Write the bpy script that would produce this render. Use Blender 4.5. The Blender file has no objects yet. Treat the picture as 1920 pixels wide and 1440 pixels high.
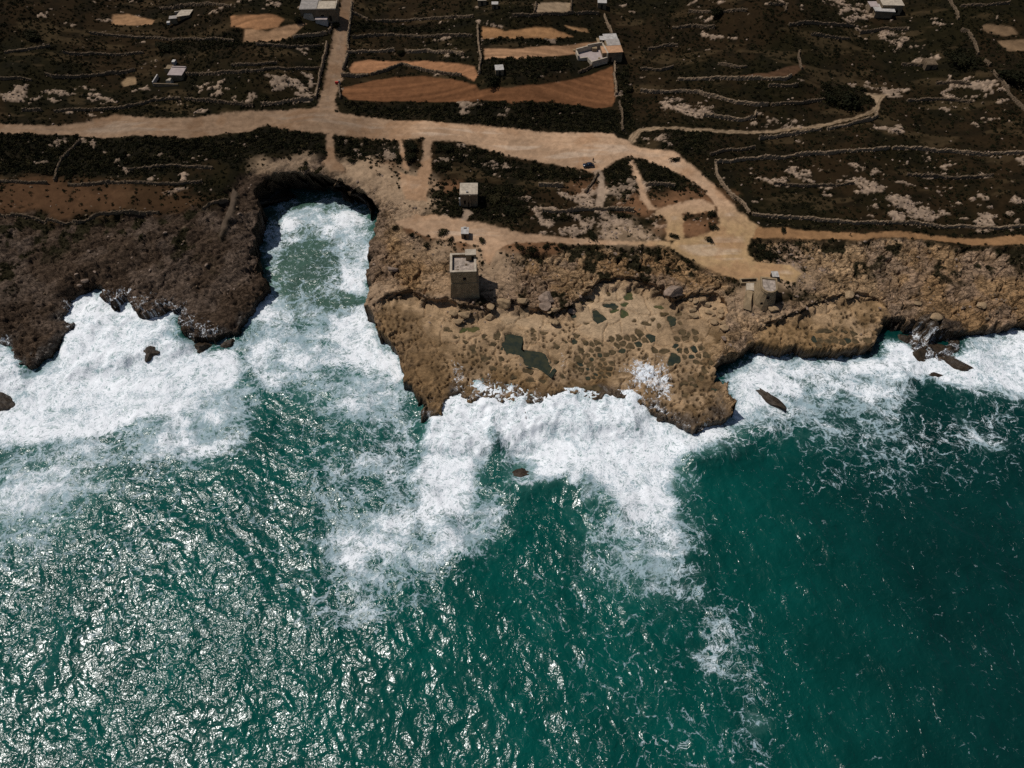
import bpy, math, random
import numpy as np
from mathutils import Vector, Matrix

# ------------------------------------------------------------------ camera, sky, sun, exposure
scene = bpy.context.scene
CAM_H, PITCH, FPX = 182.0, math.radians(54.0), 1330.0
cam_data = bpy.data.cameras.new("camera")
cam = bpy.data.objects.new("camera", cam_data)
scene.collection.objects.link(cam)
cam.location = (0, 0, CAM_H)
cam.rotation_euler = (math.radians(90) - PITCH, 0, 0)
cam_data.sensor_fit = 'HORIZONTAL'
cam_data.angle = 2 * math.atan(960 / FPX)
cam_data.clip_start = 1.0
cam_data.clip_end = 20000
scene.camera = cam

SUN_EL, SUN_AZ = math.radians(60.0), math.radians(-68.0)   # azimuth from +Y, clockwise positive: the sun stands to the left, a little inland
world = bpy.data.worlds.new("World")
scene.world = world
world.use_nodes = True
wn = world.node_tree.nodes
bg = wn["Background"]
sky = wn.new("ShaderNodeTexSky")
sky.sky_type = 'NISHITA'
sky.sun_disc = False
sky.sun_elevation = SUN_EL
sky.sun_rotation = SUN_AZ
world.node_tree.links.new(sky.outputs[0], bg.inputs[0])
bg.inputs[1].default_value = 0.05
sd = bpy.data.lights.new("sun", 'SUN')
sd.energy = 3.6
sd.angle = math.radians(0.53)
sd.color = (1.0, 0.97, 0.925)
sun = bpy.data.objects.new("sun", sd)
scene.collection.objects.link(sun)
to_sun = Vector((math.sin(SUN_AZ) * math.cos(SUN_EL), math.cos(SUN_AZ) * math.cos(SUN_EL), math.sin(SUN_EL)))
sun.rotation_euler = to_sun.to_track_quat('Z', 'Y').to_euler()
sun.location = to_sun * 400
scene.view_settings.view_transform = 'Standard'
scene.view_settings.look = 'None'
scene.view_settings.exposure = -0.15
scene.view_settings.gamma = 1.0
scene.cycles.use_denoising = False
scene.cycles.max_bounces = 4
scene.cycles.diffuse_bounces = 2
scene.cycles.glossy_bounces = 2
scene.cycles.sample_clamp_indirect = 3.0
scene.cycles.sample_clamp_direct = 0.0

# ------------------------------------------------------------------ small helpers
rng = np.random.default_rng(7)
random.seed(7)
COL = scene.collection
CO, SI = math.cos(PITCH), math.sin(PITCH)


def tag(o, label=None, cat=None, group=None, kind=None):
    if label: o["label"] = label
    if cat: o["category"] = cat
    if group: o["group"] = group
    if kind: o["kind"] = kind
    return o


def ray(px, py):
    dx, dy = (px - 960) / FPX, (720 - py) / FPX
    return dx, CO + dy * SI, -SI + dy * CO


def P(px, py, z):
    """the point of the place that stands at height z and was seen at (px, py) when the place was surveyed from the photograph"""
    dx, dy, dz = ray(px, py)
    t = (z - CAM_H) / dz
    return dx * t, dy * t


def f32(a): return np.asarray(a, dtype=np.float32)


_T = rng.random((256, 256)).astype(np.float32)


def vnoise(x, y, seed=0):
    c, s = math.cos(seed * 1.3 + .5), math.sin(seed * 1.3 + .5)
    u = x * c - y * s + seed * 17.31
    v = x * s + y * c + seed * 9.17
    iu, iv = np.floor(u), np.floor(v)
    fu, fv = u - iu, v - iv
    iu = iu.astype(np.int32) & 255
    iv = iv.astype(np.int32) & 255
    fu = fu * fu * fu * (fu * (fu * 6 - 15) + 10)
    fv = fv * fv * fv * (fv * (fv * 6 - 15) + 10)
    iu1, iv1 = (iu + 1) & 255, (iv + 1) & 255
    a, b, c_, d = _T[iu, iv], _T[iu1, iv], _T[iu, iv1], _T[iu1, iv1]
    return (a + (b - a) * fu) * (1 - fv) + (c_ + (d - c_) * fu) * fv


def fbm(x, y, wl, octv=4, seed=0, gain=.5):
    r, amp, tot = 0, 1.0, 0.0
    f = 1.0 / wl
    for k in range(octv):
        r = r + amp * vnoise(x * f, y * f, seed + k * 3 + 1)
        tot += amp
        amp *= gain
        f *= 2.07
    return r / tot          # about 0..1, mean .5


def ridged(x, y, wl, octv=4, seed=0, gain=.55):
    r, amp, tot = 0, 1.0, 0.0
    f = 1.0 / wl
    for k in range(octv):
        n = 1 - np.abs(2 * vnoise(x * f, y * f, seed + k * 3 + 1) - 1)
        r = r + amp * n * n
        tot += amp
        amp *= gain
        f *= 2.07
    return r / tot


def worley(x, y, wl, seed=0, jitter=.9):
    """F1, F2 (in cells) and a random value of the cell"""
    u, v = x / wl + seed * 3.7, y / wl + seed * 5.1
    iu, iv = np.floor(u).astype(np.int32), np.floor(v).astype(np.int32)
    f1 = np.full(x.shape, 9, np.float32); f2 = f1.copy(); cid = np.zeros(x.shape, np.float32)
    for a in (-1, 0, 1):
        for b in (-1, 0, 1):
            ca, cb = iu + a, iv + b
            ja = _T[(ca * 7 + cb * 13 + seed) & 255, (cb * 3 + ca * 5) & 255]
            jb = _T[(ca * 11 + cb * 3 + seed) & 255, (cb * 17 + ca) & 255]
            d = np.hypot(ca + .5 + jitter * (ja - .5) - u, cb + .5 + jitter * (jb - .5) - v).astype(np.float32)
            near = d < f1
            f2 = np.where(near, f1, np.minimum(f2, d))
            cid = np.where(near, _T[(ca * 5 + cb * 29) & 255, (cb * 19 + ca * 3 + seed) & 255], cid)
            f1 = np.where(near, d, f1)
    return f1, f2, cid


def sstep(a, b, x):
    t = np.clip((x - a) / (b - a), 0, 1)
    return t * t * (3 - 2 * t)


def sdf(X, Y, poly, margin=25.0):
    """signed distance to a closed polygon, positive inside; -margin far outside"""
    poly = np.asarray(poly, np.float32)
    out = np.full(X.shape, -margin, np.float32)
    m = (X > poly[:, 0].min() - margin) & (X < poly[:, 0].max() + margin) & (Y > poly[:, 1].min() - margin) & (Y < poly[:, 1].max() + margin)
    x, y = X[m], Y[m]
    if x.size == 0: return out
    d2 = np.full(x.shape, 1e9, np.float32)
    ins = np.zeros(x.shape, bool)
    for (ax, ay), (bx, by) in zip(poly, np.roll(poly, -1, 0)):
        ex, ey = bx - ax, by - ay
        L = ex * ex + ey * ey + 1e-9
        t = np.clip(((x - ax) * ex + (y - ay) * ey) / L, 0, 1)
        d2 = np.minimum(d2, (x - ax - t * ex) ** 2 + (y - ay - t * ey) ** 2)
        if ay != by:
            c = ((ay > y) != (by > y)) & (x < (y - ay) * ex / (by - ay) + ax)
            ins ^= c
    d = np.sqrt(d2)
    out[m] = np.where(ins, d, -d)
    return out


def pdist(X, Y, line, margin=20.0):
    line = np.asarray(line, np.float32)
    out = np.full(X.shape, margin, np.float32)
    m = (X > line[:, 0].min() - margin) & (X < line[:, 0].max() + margin) & (Y > line[:, 1].min() - margin) & (Y < line[:, 1].max() + margin)
    x, y = X[m], Y[m]
    d2 = np.full(x.shape, margin * margin, np.float32)
    for (ax, ay), (bx, by) in zip(line[:-1], line[1:]):
        ex, ey = bx - ax, by - ay
        L = ex * ex + ey * ey + 1e-9
        t = np.clip(((x - ax) * ex + (y - ay) * ey) / L, 0, 1)
        d2 = np.minimum(d2, (x - ax - t * ex) ** 2 + (y - ay - t * ey) ** 2)
    out[m] = np.sqrt(d2)
    return out


def shepard(X, Y, pts, e=7.0):
    num = np.zeros(X.shape, np.float32); den = np.zeros(X.shape, np.float32)
    for (x, y, z) in pts:
        w = 1.0 / ((X - x) ** 2 + (Y - y) ** 2 + e * e) ** 1.6
        num += w * z; den += w
    return num / den


def np_mesh(name, co, quads, smooth=True):
    me = bpy.data.meshes.new(name)
    n = len(quads); k = quads.shape[1]
    me.vertices.add(len(co)); me.vertices.foreach_set("co", f32(co).ravel())
    me.loops.add(n * k); me.loops.foreach_set("vertex_index", quads.astype(np.int32).ravel())
    me.polygons.add(n); me.polygons.foreach_set("loop_start", np.arange(0, n * k, k, dtype=np.int32))
    if smooth: me.polygons.foreach_set("use_smooth", np.ones(n, bool))
    me.update(calc_edges=True)
    return me


def add_attr(me, name, typ, data):
    a = me.attributes.new(name, typ, 'POINT')
    a.data.foreach_set("color" if typ in ('FLOAT_COLOR', 'BYTE_COLOR') else "value", f32(data).ravel())


# node building -------------------------------------------------------------
class NT:
    def __init__(self, name):
        self.m = bpy.data.materials.new(name); self.m.use_nodes = True
        self.t = self.m.node_tree; self.n = self.t.nodes; self.l = self.t.links
        self.b = self.n["Principled BSDF"]
        self.co = None

    def set(self, sock, v):
        if hasattr(v, "is_linked") or hasattr(v, "links"): self.l.new(v, sock)
        else: sock.default_value = v

    def pos(self, scale=(1, 1, 1)):
        g = self.n.new("ShaderNodeNewGeometry")
        if scale == (1, 1, 1): return g.outputs["Position"]
        return self.vm('MULTIPLY', g.outputs["Position"], scale)

    def vm(self, op, a, b=None, s=None):
        q = self.n.new("ShaderNodeVectorMath"); q.operation = op
        self.set(q.inputs[0], a)
        if b is not None: self.set(q.inputs[1], b)
        if s is not None: self.set(q.inputs[3], s)
        return q.outputs[0]

    def ma(self, op, a, b=None, c=None, clamp=False):
        q = self.n.new("ShaderNodeMath"); q.operation = op; q.use_clamp = clamp
        self.set(q.inputs[0], a)
        if b is not None: self.set(q.inputs[1], b)
        if c is not None: self.set(q.inputs[2], c)
        return q.outputs[0]

    def noise(self, vec, scale, detail=4, rough=.55, dist=0.0, typ='FBM', col=False, dims='3D'):
        q = self.n.new("ShaderNodeTexNoise"); q.noise_dimensions = dims; q.noise_type = typ
        self.set(q.inputs["Vector"], vec)
        q.inputs["Scale"].default_value = scale; q.inputs["Detail"].default_value = detail
        q.inputs["Roughness"].default_value = rough; q.inputs["Distortion"].default_value = dist
        return q.outputs[1] if col else q.outputs[0]

    def voro(self, vec, scale, feature='DISTANCE_TO_EDGE', rand=1.0, out=0, dims='2D'):
        q = self.n.new("ShaderNodeTexVoronoi"); q.feature = feature; q.voronoi_dimensions = dims
        self.set(q.inputs["Vector"], vec)
        q.inputs["Scale"].default_value = scale; q.inputs["Randomness"].default_value = rand
        return q.outputs["Distance"] if out == 0 else q.outputs["Color"]

    def attr(self, name, fac=True):
        q = self.n.new("ShaderNodeAttribute"); q.attribute_name = name
        return q.outputs["Fac"] if fac else q.outputs["Color"]

    def mr(self, v, a, b, c=0., d=1., smooth=True):
        q = self.n.new("ShaderNodeMapRange"); q.interpolation_type = 'SMOOTHSTEP' if smooth else 'LINEAR'
        self.set(q.inputs[0], v)
        for i, k in enumerate((a, b, c, d)): self.set(q.inputs[i + 1], k)
        return q.outputs[0]

    def mix(self, f, a, b, typ='MIX'):
        q = self.n.new("ShaderNodeMix"); q.data_type = 'RGBA'; q.blend_type = typ
        self.set(q.inputs[0], f); self.set(q.inputs[6], a); self.set(q.inputs[7], b)
        return q.outputs[2]

    def bump(self, h, strength=1., dist=1., normal=None):
        q = self.n.new("ShaderNodeBump"); q.inputs["Strength"].default_value = strength; q.inputs["Distance"].default_value = dist
        self.set(q.inputs["Height"], h)
        if normal is not None: self.set(q.inputs["Normal"], normal)
        return q.outputs[0]

    def scale_col(self, col, f):
        return self.vm('SCALE', col, s=f)

    def out(self, color, rough=.9, normal=None, spec=.2):
        self.set(self.b.inputs["Base Color"], color); self.set(self.b.inputs["Roughness"], rough)
        self.set(self.b.inputs["Specular IOR Level"], spec)
        if normal is not None: self.set(self.b.inputs["Normal"], normal)
        return self.m


def C(r, g, b): return (r, g, b, 1.0)


def plain(name, col, var=.25, scale=1.5, rough=.9, bump=.15, spec=.06):
    """a weathered one-colour surface: broad stains, fine grain, shallow relief"""
    m = NT(name); p = m.pos()
    n1 = m.noise(p, scale, 5, .6); n2 = m.noise(p, scale * 9, 3, .6)
    f = m.ma('ADD', m.mr(n1, .3, .7, 1 - var, 1 + var * .6, False), m.mr(n2, .3, .7, -var * .4, var * .4, False))
    return m.out(m.scale_col(tuple(col[:3]), f), rough, m.bump(m.ma('ADD', n1, m.ma('MULTIPLY', n2, .3)), .6, bump), spec)


# ------------------------------------------------------------------ survey of the place: heights
# (px, py, height) on the upper ground
UP = [(0, 0, 30), (480, 0, 31), (960, 0, 31), (1440, 0, 31), (1920, 0, 31), (0, 120, 24), (480, 120, 25), (960, 120, 25), (1440, 120, 25), (1920, 120, 25),
      (0, 240, 18.5), (300, 245, 18.5), (600, 215, 19), (800, 245, 18), (1100, 270, 17.5), (1300, 260, 18), (1600, 240, 19), (1920, 240, 20),
      (0, 340, 15.5), (250, 340, 15.5), (420, 310, 15), (550, 300, 14.5), (700, 310, 14.5), (800, 360, 14), (880, 380, 13.5), (1000, 350, 14.5), (1200, 350, 15), (1400, 360, 15), (1650, 350, 16.5), (1920, 360, 17),
      (0, 420, 13), (150, 430, 12.5), (300, 430, 12), (420, 400, 13), (460, 360, 13.5), (700, 350, 13.5), (760, 400, 12.5), (870, 430, 11.5), (1000, 450, 11.5), (1250, 440, 12), (1400, 440, 12), (1650, 440, 13.5), (1920, 450, 14.5),
      (0, 520, 9), (60, 560, 7), (150, 500, 9.5), (250, 490, 10), (350, 500, 10), (440, 470, 11), (455, 540, 7), (400, 580, 6), (300, 560, 7), (40, 640, 3), (100, 600, 5), (230, 530, 7), (440, 610, 4.5),
      (700, 470, 10.5), (750, 450, 11), (700, 540, 9), (770, 530, 9.5), (870, 550, 9.3), (930, 530, 9.8), (1000, 520, 10), (1100, 500, 10.6), (1200, 500, 10.6), (1300, 520, 10), (1150, 525, 9.6), (1000, 560, 9), (1080, 560, 9), (1350, 540, 10), (1440, 560, 10.3), (1480, 520, 10.8), (1440, 500, 11),
      (1560, 520, 11), (1560, 560, 9.5), (1700, 540, 9.5), (1850, 560, 9), (1920, 540, 10), (1800, 500, 11.5), (1380, 600, 8), (1420, 620, 7.5), (1700, 585, 7.5), (1800, 600, 6.5), (1900, 590, 7)]
LOW = [(720, 600, 6.8), (760, 640, 6), (790, 700, 4.8), (800, 760, 3.2), (850, 600, 5.6), (930, 600, 5.4), (1000, 610, 5.2), (1050, 620, 5.0), (1120, 570, 5.6), (1170, 560, 5.6), (1240, 580, 5.4),
       (1290, 580, 5.8), (1330, 600, 6.2), (1350, 640, 6), (860, 650, 4.3), (950, 660, 4.0), (1050, 670, 3.8), (1150, 650, 4.2), (1250, 660, 4.1), (870, 710, 3.1), (1000, 725, 2.7), (1100, 720, 2.7), (1200, 710, 3.0), (1300, 730, 3.2), (1350, 760, 2.8), (1250, 770, 2.4), (1340, 700, 4.4),
       (1440, 620, 6.3), (1500, 640, 5.2), (1600, 640, 5.0), (1650, 610, 5.4), (1560, 590, 6.2), (1640, 580, 6.4)]
UPW = [(*P(x, y, z), z) for x, y, z in UP]
LOWW = [(*P(x, y, z), z) for x, y, z in LOW]


def ground(x, y):
    return float(shepard(np.array([x], np.float32), np.array([y], np.float32), UPW)[0])


def G(px, py):
    """point of the upper ground seen at (px, py)"""
    z = 15.0
    for _ in range(12):
        x, y = P(px, py, z)
        z = ground(x, y)
    return x, y, z


def Gs(pts): return [G(*p)[:2] for p in pts]


def Ps(pts, z): return [P(x, y, z) for x, y in pts]


# coast: rim of the land with the height at which it was traced
COAST = [(-700, 620, 4), (-200, 640, 3), (0, 640, 2.5), (22, 655, 2), (25, 685, 1.5), (45, 700, 1.2), (68, 693, 1.2), (100, 664, 1.5), (124, 640, 2), (140, 615, 2), (124, 598, 2.5), (130, 565, 3), (150, 550, 3.5), (178, 545, 3.5), (204, 560, 3), (208, 580, 2.5),
         (226, 566, 3), (244, 560, 3), (246, 590, 2), (262, 606, 2), (292, 600, 2.5), (318, 592, 2.5), (336, 588, 2.5), (342, 620, 2), (365, 640, 2), (395, 640, 2.5), (428, 628, 3), (446, 606, 4), (462, 575, 5), (478, 545, 7), (490, 520, 9),
         (476, 490, 11), (466, 455, 12), (470, 420, 12.5), (480, 385, 13), (478, 355, 13.5), (494, 336, 13.5), (520, 322, 13.8), (556, 320, 13.8), (600, 325, 13.6), (640, 336, 13.4), (672, 352, 13.2), (694, 370, 13), (704, 390, 12.5),
         (702, 412, 12), (698, 440, 11.5), (692, 466, 10.8), (686, 500, 10), (682, 530, 9.3), (678, 572, 8), (690, 590, 7.2), (704, 606, 6.5), (716, 622, 6), (726, 645, 5.6), (742, 664, 5.2), (756, 684, 4.8), (768, 706, 4.3), (776, 730, 3.6), (788, 762, 2.6), (796, 780, 1.8),
         (822, 784, 1.6), (838, 762, 2), (850, 745, 2), (900, 748, 2), (960, 752, 2), (1000, 760, 1.8), (1040, 750, 2), (1080, 746, 2), (1105, 752, 1.8), (1130, 748, 1.8), (1165, 760, 1.8), (1195, 765, 1.8), (1225, 776, 1.8), (1258, 792, 1.8), (1290, 802, 1.6), (1325, 800, 1.8), (1352, 786, 2), (1371, 768, 2.4),
         (1366, 742, 3), (1354, 722, 3.6), (1344, 704, 4), (1350, 690, 4.3), (1374, 676, 5), (1394, 652, 6), (1420, 640, 6.3), (1470, 647, 5.8), (1530, 657, 5.2), (1580, 652, 5.2), (1635, 656, 5), (1650, 640, 5.2), (1654, 612, 5.6), (1672, 596, 6), (1702, 592, 6.2), (1720, 604, 5.8), (1752, 622, 5.4), (1800, 616, 5.5), (1860, 612, 5.8),
         (1920, 598, 6), (2200, 590, 6), (2700, 560, 6)]
COASTW = [P(x, y, z) for x, y, z in COAST]
xl, xr = -3500, 3500
COASTW = [(xl, COASTW[0][1])] + COASTW + [(xr, COASTW[-1][1]), (xr, 9000), (xl, 9000)]

SHELF = Ps([(770, 558), (800, 574), (835, 574), (870, 588), (925, 590), (945, 580), (965, 582), (1000, 588), (1040, 600), (1062, 592), (1085, 572), (1100, 554), (1130, 542), (1165, 537), (1200, 544), (1240, 562), (1262, 576), (1290, 574), (1340, 560), (1362, 590), (1352, 640), (1345, 690), (1380, 760), (1380, 860), (780, 860), (730, 660), (690, 596), (720, 575)], 5.0)
SHELF2 = Ps([(1385, 655), (1440, 612), (1500, 596), (1540, 574), (1600, 566), (1642, 575), (1668, 598), (1670, 680), (1530, 700), (1390, 690)], 5.5)
WASH = Ps([(1690, 625), (1730, 606), (1790, 622), (1815, 650), (1800, 690), (1760, 690), (1720, 680), (1690, 650)], 1.0)     # low wet rocks

# inland edge of the bare coastal rock
ROCKY = Gs([(-600, 400), (0, 398), (90, 408), (170, 414), (260, 400), (330, 396), (410, 386), (436, 350), (450, 318), (500, 302), (560, 296), (620, 300), (680, 308), (735, 332), (760, 372), (800, 382), (800, 404), (760, 420), (760, 440), (800, 452), (850, 470), (920, 500), (940, 486), (965, 482),
            (1040, 474), (1060, 462), (1240, 462), (1268, 480), (1310, 500), (1350, 522), (1395, 548), (1420, 580), (1480, 545), (1510, 520), (1500, 500), (1420, 492), (1408, 470), (1412, 450), (1480, 446), (1600, 452), (1700, 448), (1800, 460), (1920, 466), (2500, 470)])
ROCKY = ROCKY + [(400, 60), (0, 40), (-400, 60)]

ROADS = [Gs(p) for p in [
    [(-300, 232), (0, 232), (60, 234), (110, 236), (150, 231), (190, 222), (215, 216), (280, 222), (350, 221), (400, 214), (420, 212), (480, 207), (530, 205), (580, 203), (596, 200), (602, 205), (650, 213), (700, 219), (760, 226), (830, 229), (890, 234), (960, 240), (1010, 246), (1080, 249), (1120, 248), (1150, 250), (1160, 258), (1176, 261), (1190, 272), (1215, 278), (1250, 281), (1272, 290), (1290, 308), (1310, 322), (1335, 345), (1360, 370), (1385, 395), (1405, 415), (1425, 425), (1425, 436), (1408, 446), (1402, 470), (1412, 488), (1480, 496), (1500, 510), (1492, 528), (1450, 522), (1400, 528), (1350, 512), (1310, 494), (1268, 472), (1255, 458), (1268, 448), (1300, 446), (1335, 434), (1350, 418), (1345, 390), (1322, 357), (1290, 336), (1250, 316), (1205, 296), (1180, 292), (1150, 300), (1130, 318), (1110, 322), (1085, 314), (1060, 312), (1030, 305), (990, 298), (960, 292), (930, 284), (890, 272), (850, 262), (812, 262), (780, 258), (740, 262), (700, 258), (650, 253), (626, 252), (608, 250), (560, 244), (526, 240), (500, 232), (470, 246), (420, 250), (350, 258), (290, 254), (250, 254), (200, 259), (165, 258), (140, 252), (0, 251), (-300, 252)],
    [(594, 206), (600, 185), (606, 160), (612, 135), (617, 110), (622, 80), (628, 55), (634, 30), (640, 0), (648, -40), (670, -40), (662, 0), (658, 30), (654, 60), (650, 90), (645, 120), (640, 150), (632, 172), (627, 188), (634, 208)],
    [(612, 248), (613, 275), (612, 296), (604, 300), (620, 322), (650, 318), (640, 306), (628, 296), (624, 275), (624, 250)],
    [(794, 258), (794, 285), (790, 310), (780, 330), (748, 322), (752, 345), (760, 372), (800, 376), (802, 345), (806, 325), (808, 300), (806, 275), (812, 260)],
    [(748, 258), (752, 290), (756, 316), (766, 316), (758, 288), (754, 260)],
    [(740, 416), (780, 402), (830, 404), (880, 414), (940, 426), (980, 440), (1060, 446), (1160, 450), (1256, 452), (1256, 460), (1160, 458), (1060, 456), (960, 456), (930, 470), (915, 500), (905, 478), (900, 462), (850, 452), (800, 444), (770, 430)],
    [(1186, 300), (1196, 320), (1206, 350), (1214, 372), (1226, 388), (1244, 392), (1216, 392), (1200, 374), (1194, 345), (1188, 322), (1180, 300)],
    [(1230, 392), (1310, 372), (1340, 384), (1340, 396), (1280, 400), (1282, 450), (1250, 450), (1248, 404), (1226, 404)],
]]
TRACKS = [Gs(p) for p in [
    [(1176, 262), (1184, 246), (1200, 238), (1230, 236), (1300, 240), (1400, 245), (1450, 243), (1500, 236), (1550, 230), (1600, 219), (1628, 208), (1640, 196), (1634, 184), (1612, 173), (1640, 174), (1665, 176), (1652, 190), (1648, 205), (1638, 214), (1600, 226), (1550, 237), (1500, 243), (1450, 250), (1400, 252), (1300, 248), (1240, 243), (1205, 246), (1194, 258), (1190, 272)],
    [(1420, 425), (1480, 428), (1560, 434), (1620, 438), (1680, 432), (1740, 440), (1800, 446), (1860, 446), (1920, 440), (2100, 436), (2100, 456), (1920, 458), (1880, 460), (1800, 456), (1740, 449), (1680, 444), (1620, 448), (1560, 448), (1480, 446), (1412, 446)],
]]
PATHS = [Gs(p) for p in [
    [(1110, 320), (1122, 330), (1120, 360), (1116, 388), (1130, 388), (1136, 355), (1130, 325), (1124, 316)],
    [(436, 350), (430, 380), (408, 440), (414, 446), (436, 400), (446, 360)],
    [(868, 392), (880, 392), (890, 398), (874, 412), (866, 412)],
]]
FIELDS = [(n, Gs(p), c) for n, p, c in [
    ("large", [(643, 162), (660, 160), (700, 150), (740, 144), (790, 142), (850, 148), (890, 158), (900, 168), (960, 164), (1010, 158), (1060, 152), (1100, 142), (1148, 124), (1151, 160), (1153, 190), (1146, 200), (1120, 203), (1090, 198), (1040, 191), (960, 191), (850, 189), (740, 188), (690, 188), (655, 186), (642, 176)], (.155, .068, .030)),
    ("wedge", [(655, 128), (664, 116), (690, 112), (750, 115), (800, 114), (860, 118), (888, 124), (896, 140), (890, 150), (866, 140), (820, 134), (790, 128), (752, 118), (720, 131), (690, 136), (658, 136)], (.30, .145, .070)),
    ("upper strip", [(904, 50), (925, 50), (945, 54), (975, 52), (1010, 50), (1035, 52), (1060, 62), (1074, 68), (1040, 72), (960, 72), (904, 72)], (.27, .140, .062)),
    ("stony strip", [(908, 92), (960, 92), (1010, 86), (1060, 84), (1095, 80), (1128, 78), (1120, 92), (1090, 98), (1040, 104), (975, 110), (908, 111)], (.27, .150, .080)),
    ("small wedge", [(1058, 47), (1100, 54), (1104, 60), (1090, 59), (1066, 52)], (.27, .15, .07)),
    ("left upper", [(433, 30), (480, 28), (510, 27), (532, 34), (520, 47), (480, 50), (434, 50)], (.28, .140, .066)),
    ("left lower", [(458, 52), (500, 51), (540, 46), (575, 44), (560, 55), (545, 68), (520, 76), (480, 78), (457, 77)], (.30, .175, .095)),
    ("pale walled", [(1003, 8), (1072, 6), (1069, 24), (1001, 24)], (.30, .21, .13)),
    ("left tilled", [(212, 28), (240, 26), (290, 38), (285, 46), (250, 48), (210, 46)], (.25, .14, .07)),
    ("right upper", [(1838, 52), (1850, 44), (1900, 46), (1912, 58), (1880, 66), (1850, 60)], (.16, .10, .055)),
    ("right lower", [(1870, 76), (1960, 70), (1960, 88), (1890, 96)], (.16, .10, .055)),
    ("terrace", [(1380, 144), (1440, 136), (1500, 120), (1510, 122), (1490, 140), (1440, 149), (1390, 148)], (.085, .045, .024)),
    ("earth plot", [(228, 155), (236, 146), (255, 144), (256, 158), (232, 163)], (.20, .13, .07)),
]]
# bare pale rock showing through the scrub: (px, py, radius m, strength)
PALE = [(20, 165, 10, .8), (60, 170, 12, .5), (110, 170, 10, .6), (150, 172, 8, .5), (195, 190, 4, .6), (250, 185, 4, .5), (270, 168, 6, .6), (400, 160, 6, .6), (450, 175, 8, .6), (545, 165, 9, .75), (560, 178, 6, .7), (510, 160, 6, .5), (580, 150, 5, .5), (1285, 200, 10, .9), (1310, 210, 7, .8), (1255, 195, 5, .6),
        (1595, 18, 12, .95), (1570, 14, 6, .8), (1655, 68, 12, .6), (1625, 160, 5, .9), (1675, 168, 7, .95), (1690, 170, 5, .8), (1740, 108, 5, .7), (1660, 237, 6, .8), (1490, 330, 10, .7), (1470, 340, 8, .6), (1600, 330, 9, .75), (1625, 345, 9, .8), (1560, 350, 7, .5), (1680, 350, 8, .5), (1760, 320, 10, .55), (1830, 350, 12, .55),
        (1700, 395, 10, .8), (1660, 400, 8, .7), (1800, 190, 10, .6), (1880, 170, 10, .5), (1830, 155, 8, .6), (1760, 370, 12, .6), (1850, 385, 14, .65), (1900, 300, 8, .5), (1390, 58, 6, .5), (1860, 220, 8, .4), (1440, 225, 7, .5), (1480, 228, 6, .5), (1235, 268, 6, .6), (1340, 75, 7, .5), (1180, 20, 8, .5), (1345, 8, 6, .5),
        (240, 315, 9, .4), (320, 305, 8, .5), (360, 300, 7, .5), (420, 290, 6, .5), (660, 275, 6, .55), (720, 285, 8, .75), (740, 288, 5, .6), (840, 295, 6, .6), (860, 290, 6, .4), (900, 300, 8, .5), (940, 310, 8, .5), (1010, 385, 8, .6), (1070, 385, 10, .7), (1060, 425, 10, .8), (1180, 435, 10, .85), (1130, 425, 9, .8), (1110, 375, 9, .8), (1160, 365, 9, .7), (1180, 350, 7, .6), (1240, 420, 8, .5), (1320, 420, 6, .5),
        (880, 203, 6, .7), (950, 208, 5, .7), (1080, 218, 4, .5), (100, 300, 5, .5), (120, 290, 4, .5), (330, 340, 8, .35), (1440, 415, 6, .3), (60, 12, 5, .4), (185, 5, 4, .5), (98, 28, 4, .4), (125, 50, 4, .5), (1700, 30, 5, .4), (1750, 40, 6, .5), (760, 195, 5, .4)]
# ground of reddish earth
EARTH = [(60, 370, 14, .8), (120, 378, 14, .7), (170, 372, 12, .7), (20, 380, 12, .7), (300, 380, 12, .45), (1260, 385, 8, .8), (1300, 380, 9, .7), (1200, 385, 6, .8), (1290, 430, 7, .8), (700, 312, 6, .7), (980, 490, 6, .8), (940, 470, 8, .7), (1000, 470, 8, .6), (930, 510, 7, .6), (840, 350, 5, .7), (900, 460, 8, .7), (800, 430, 7, .7), (1100, 350, 6, .4)]

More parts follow.
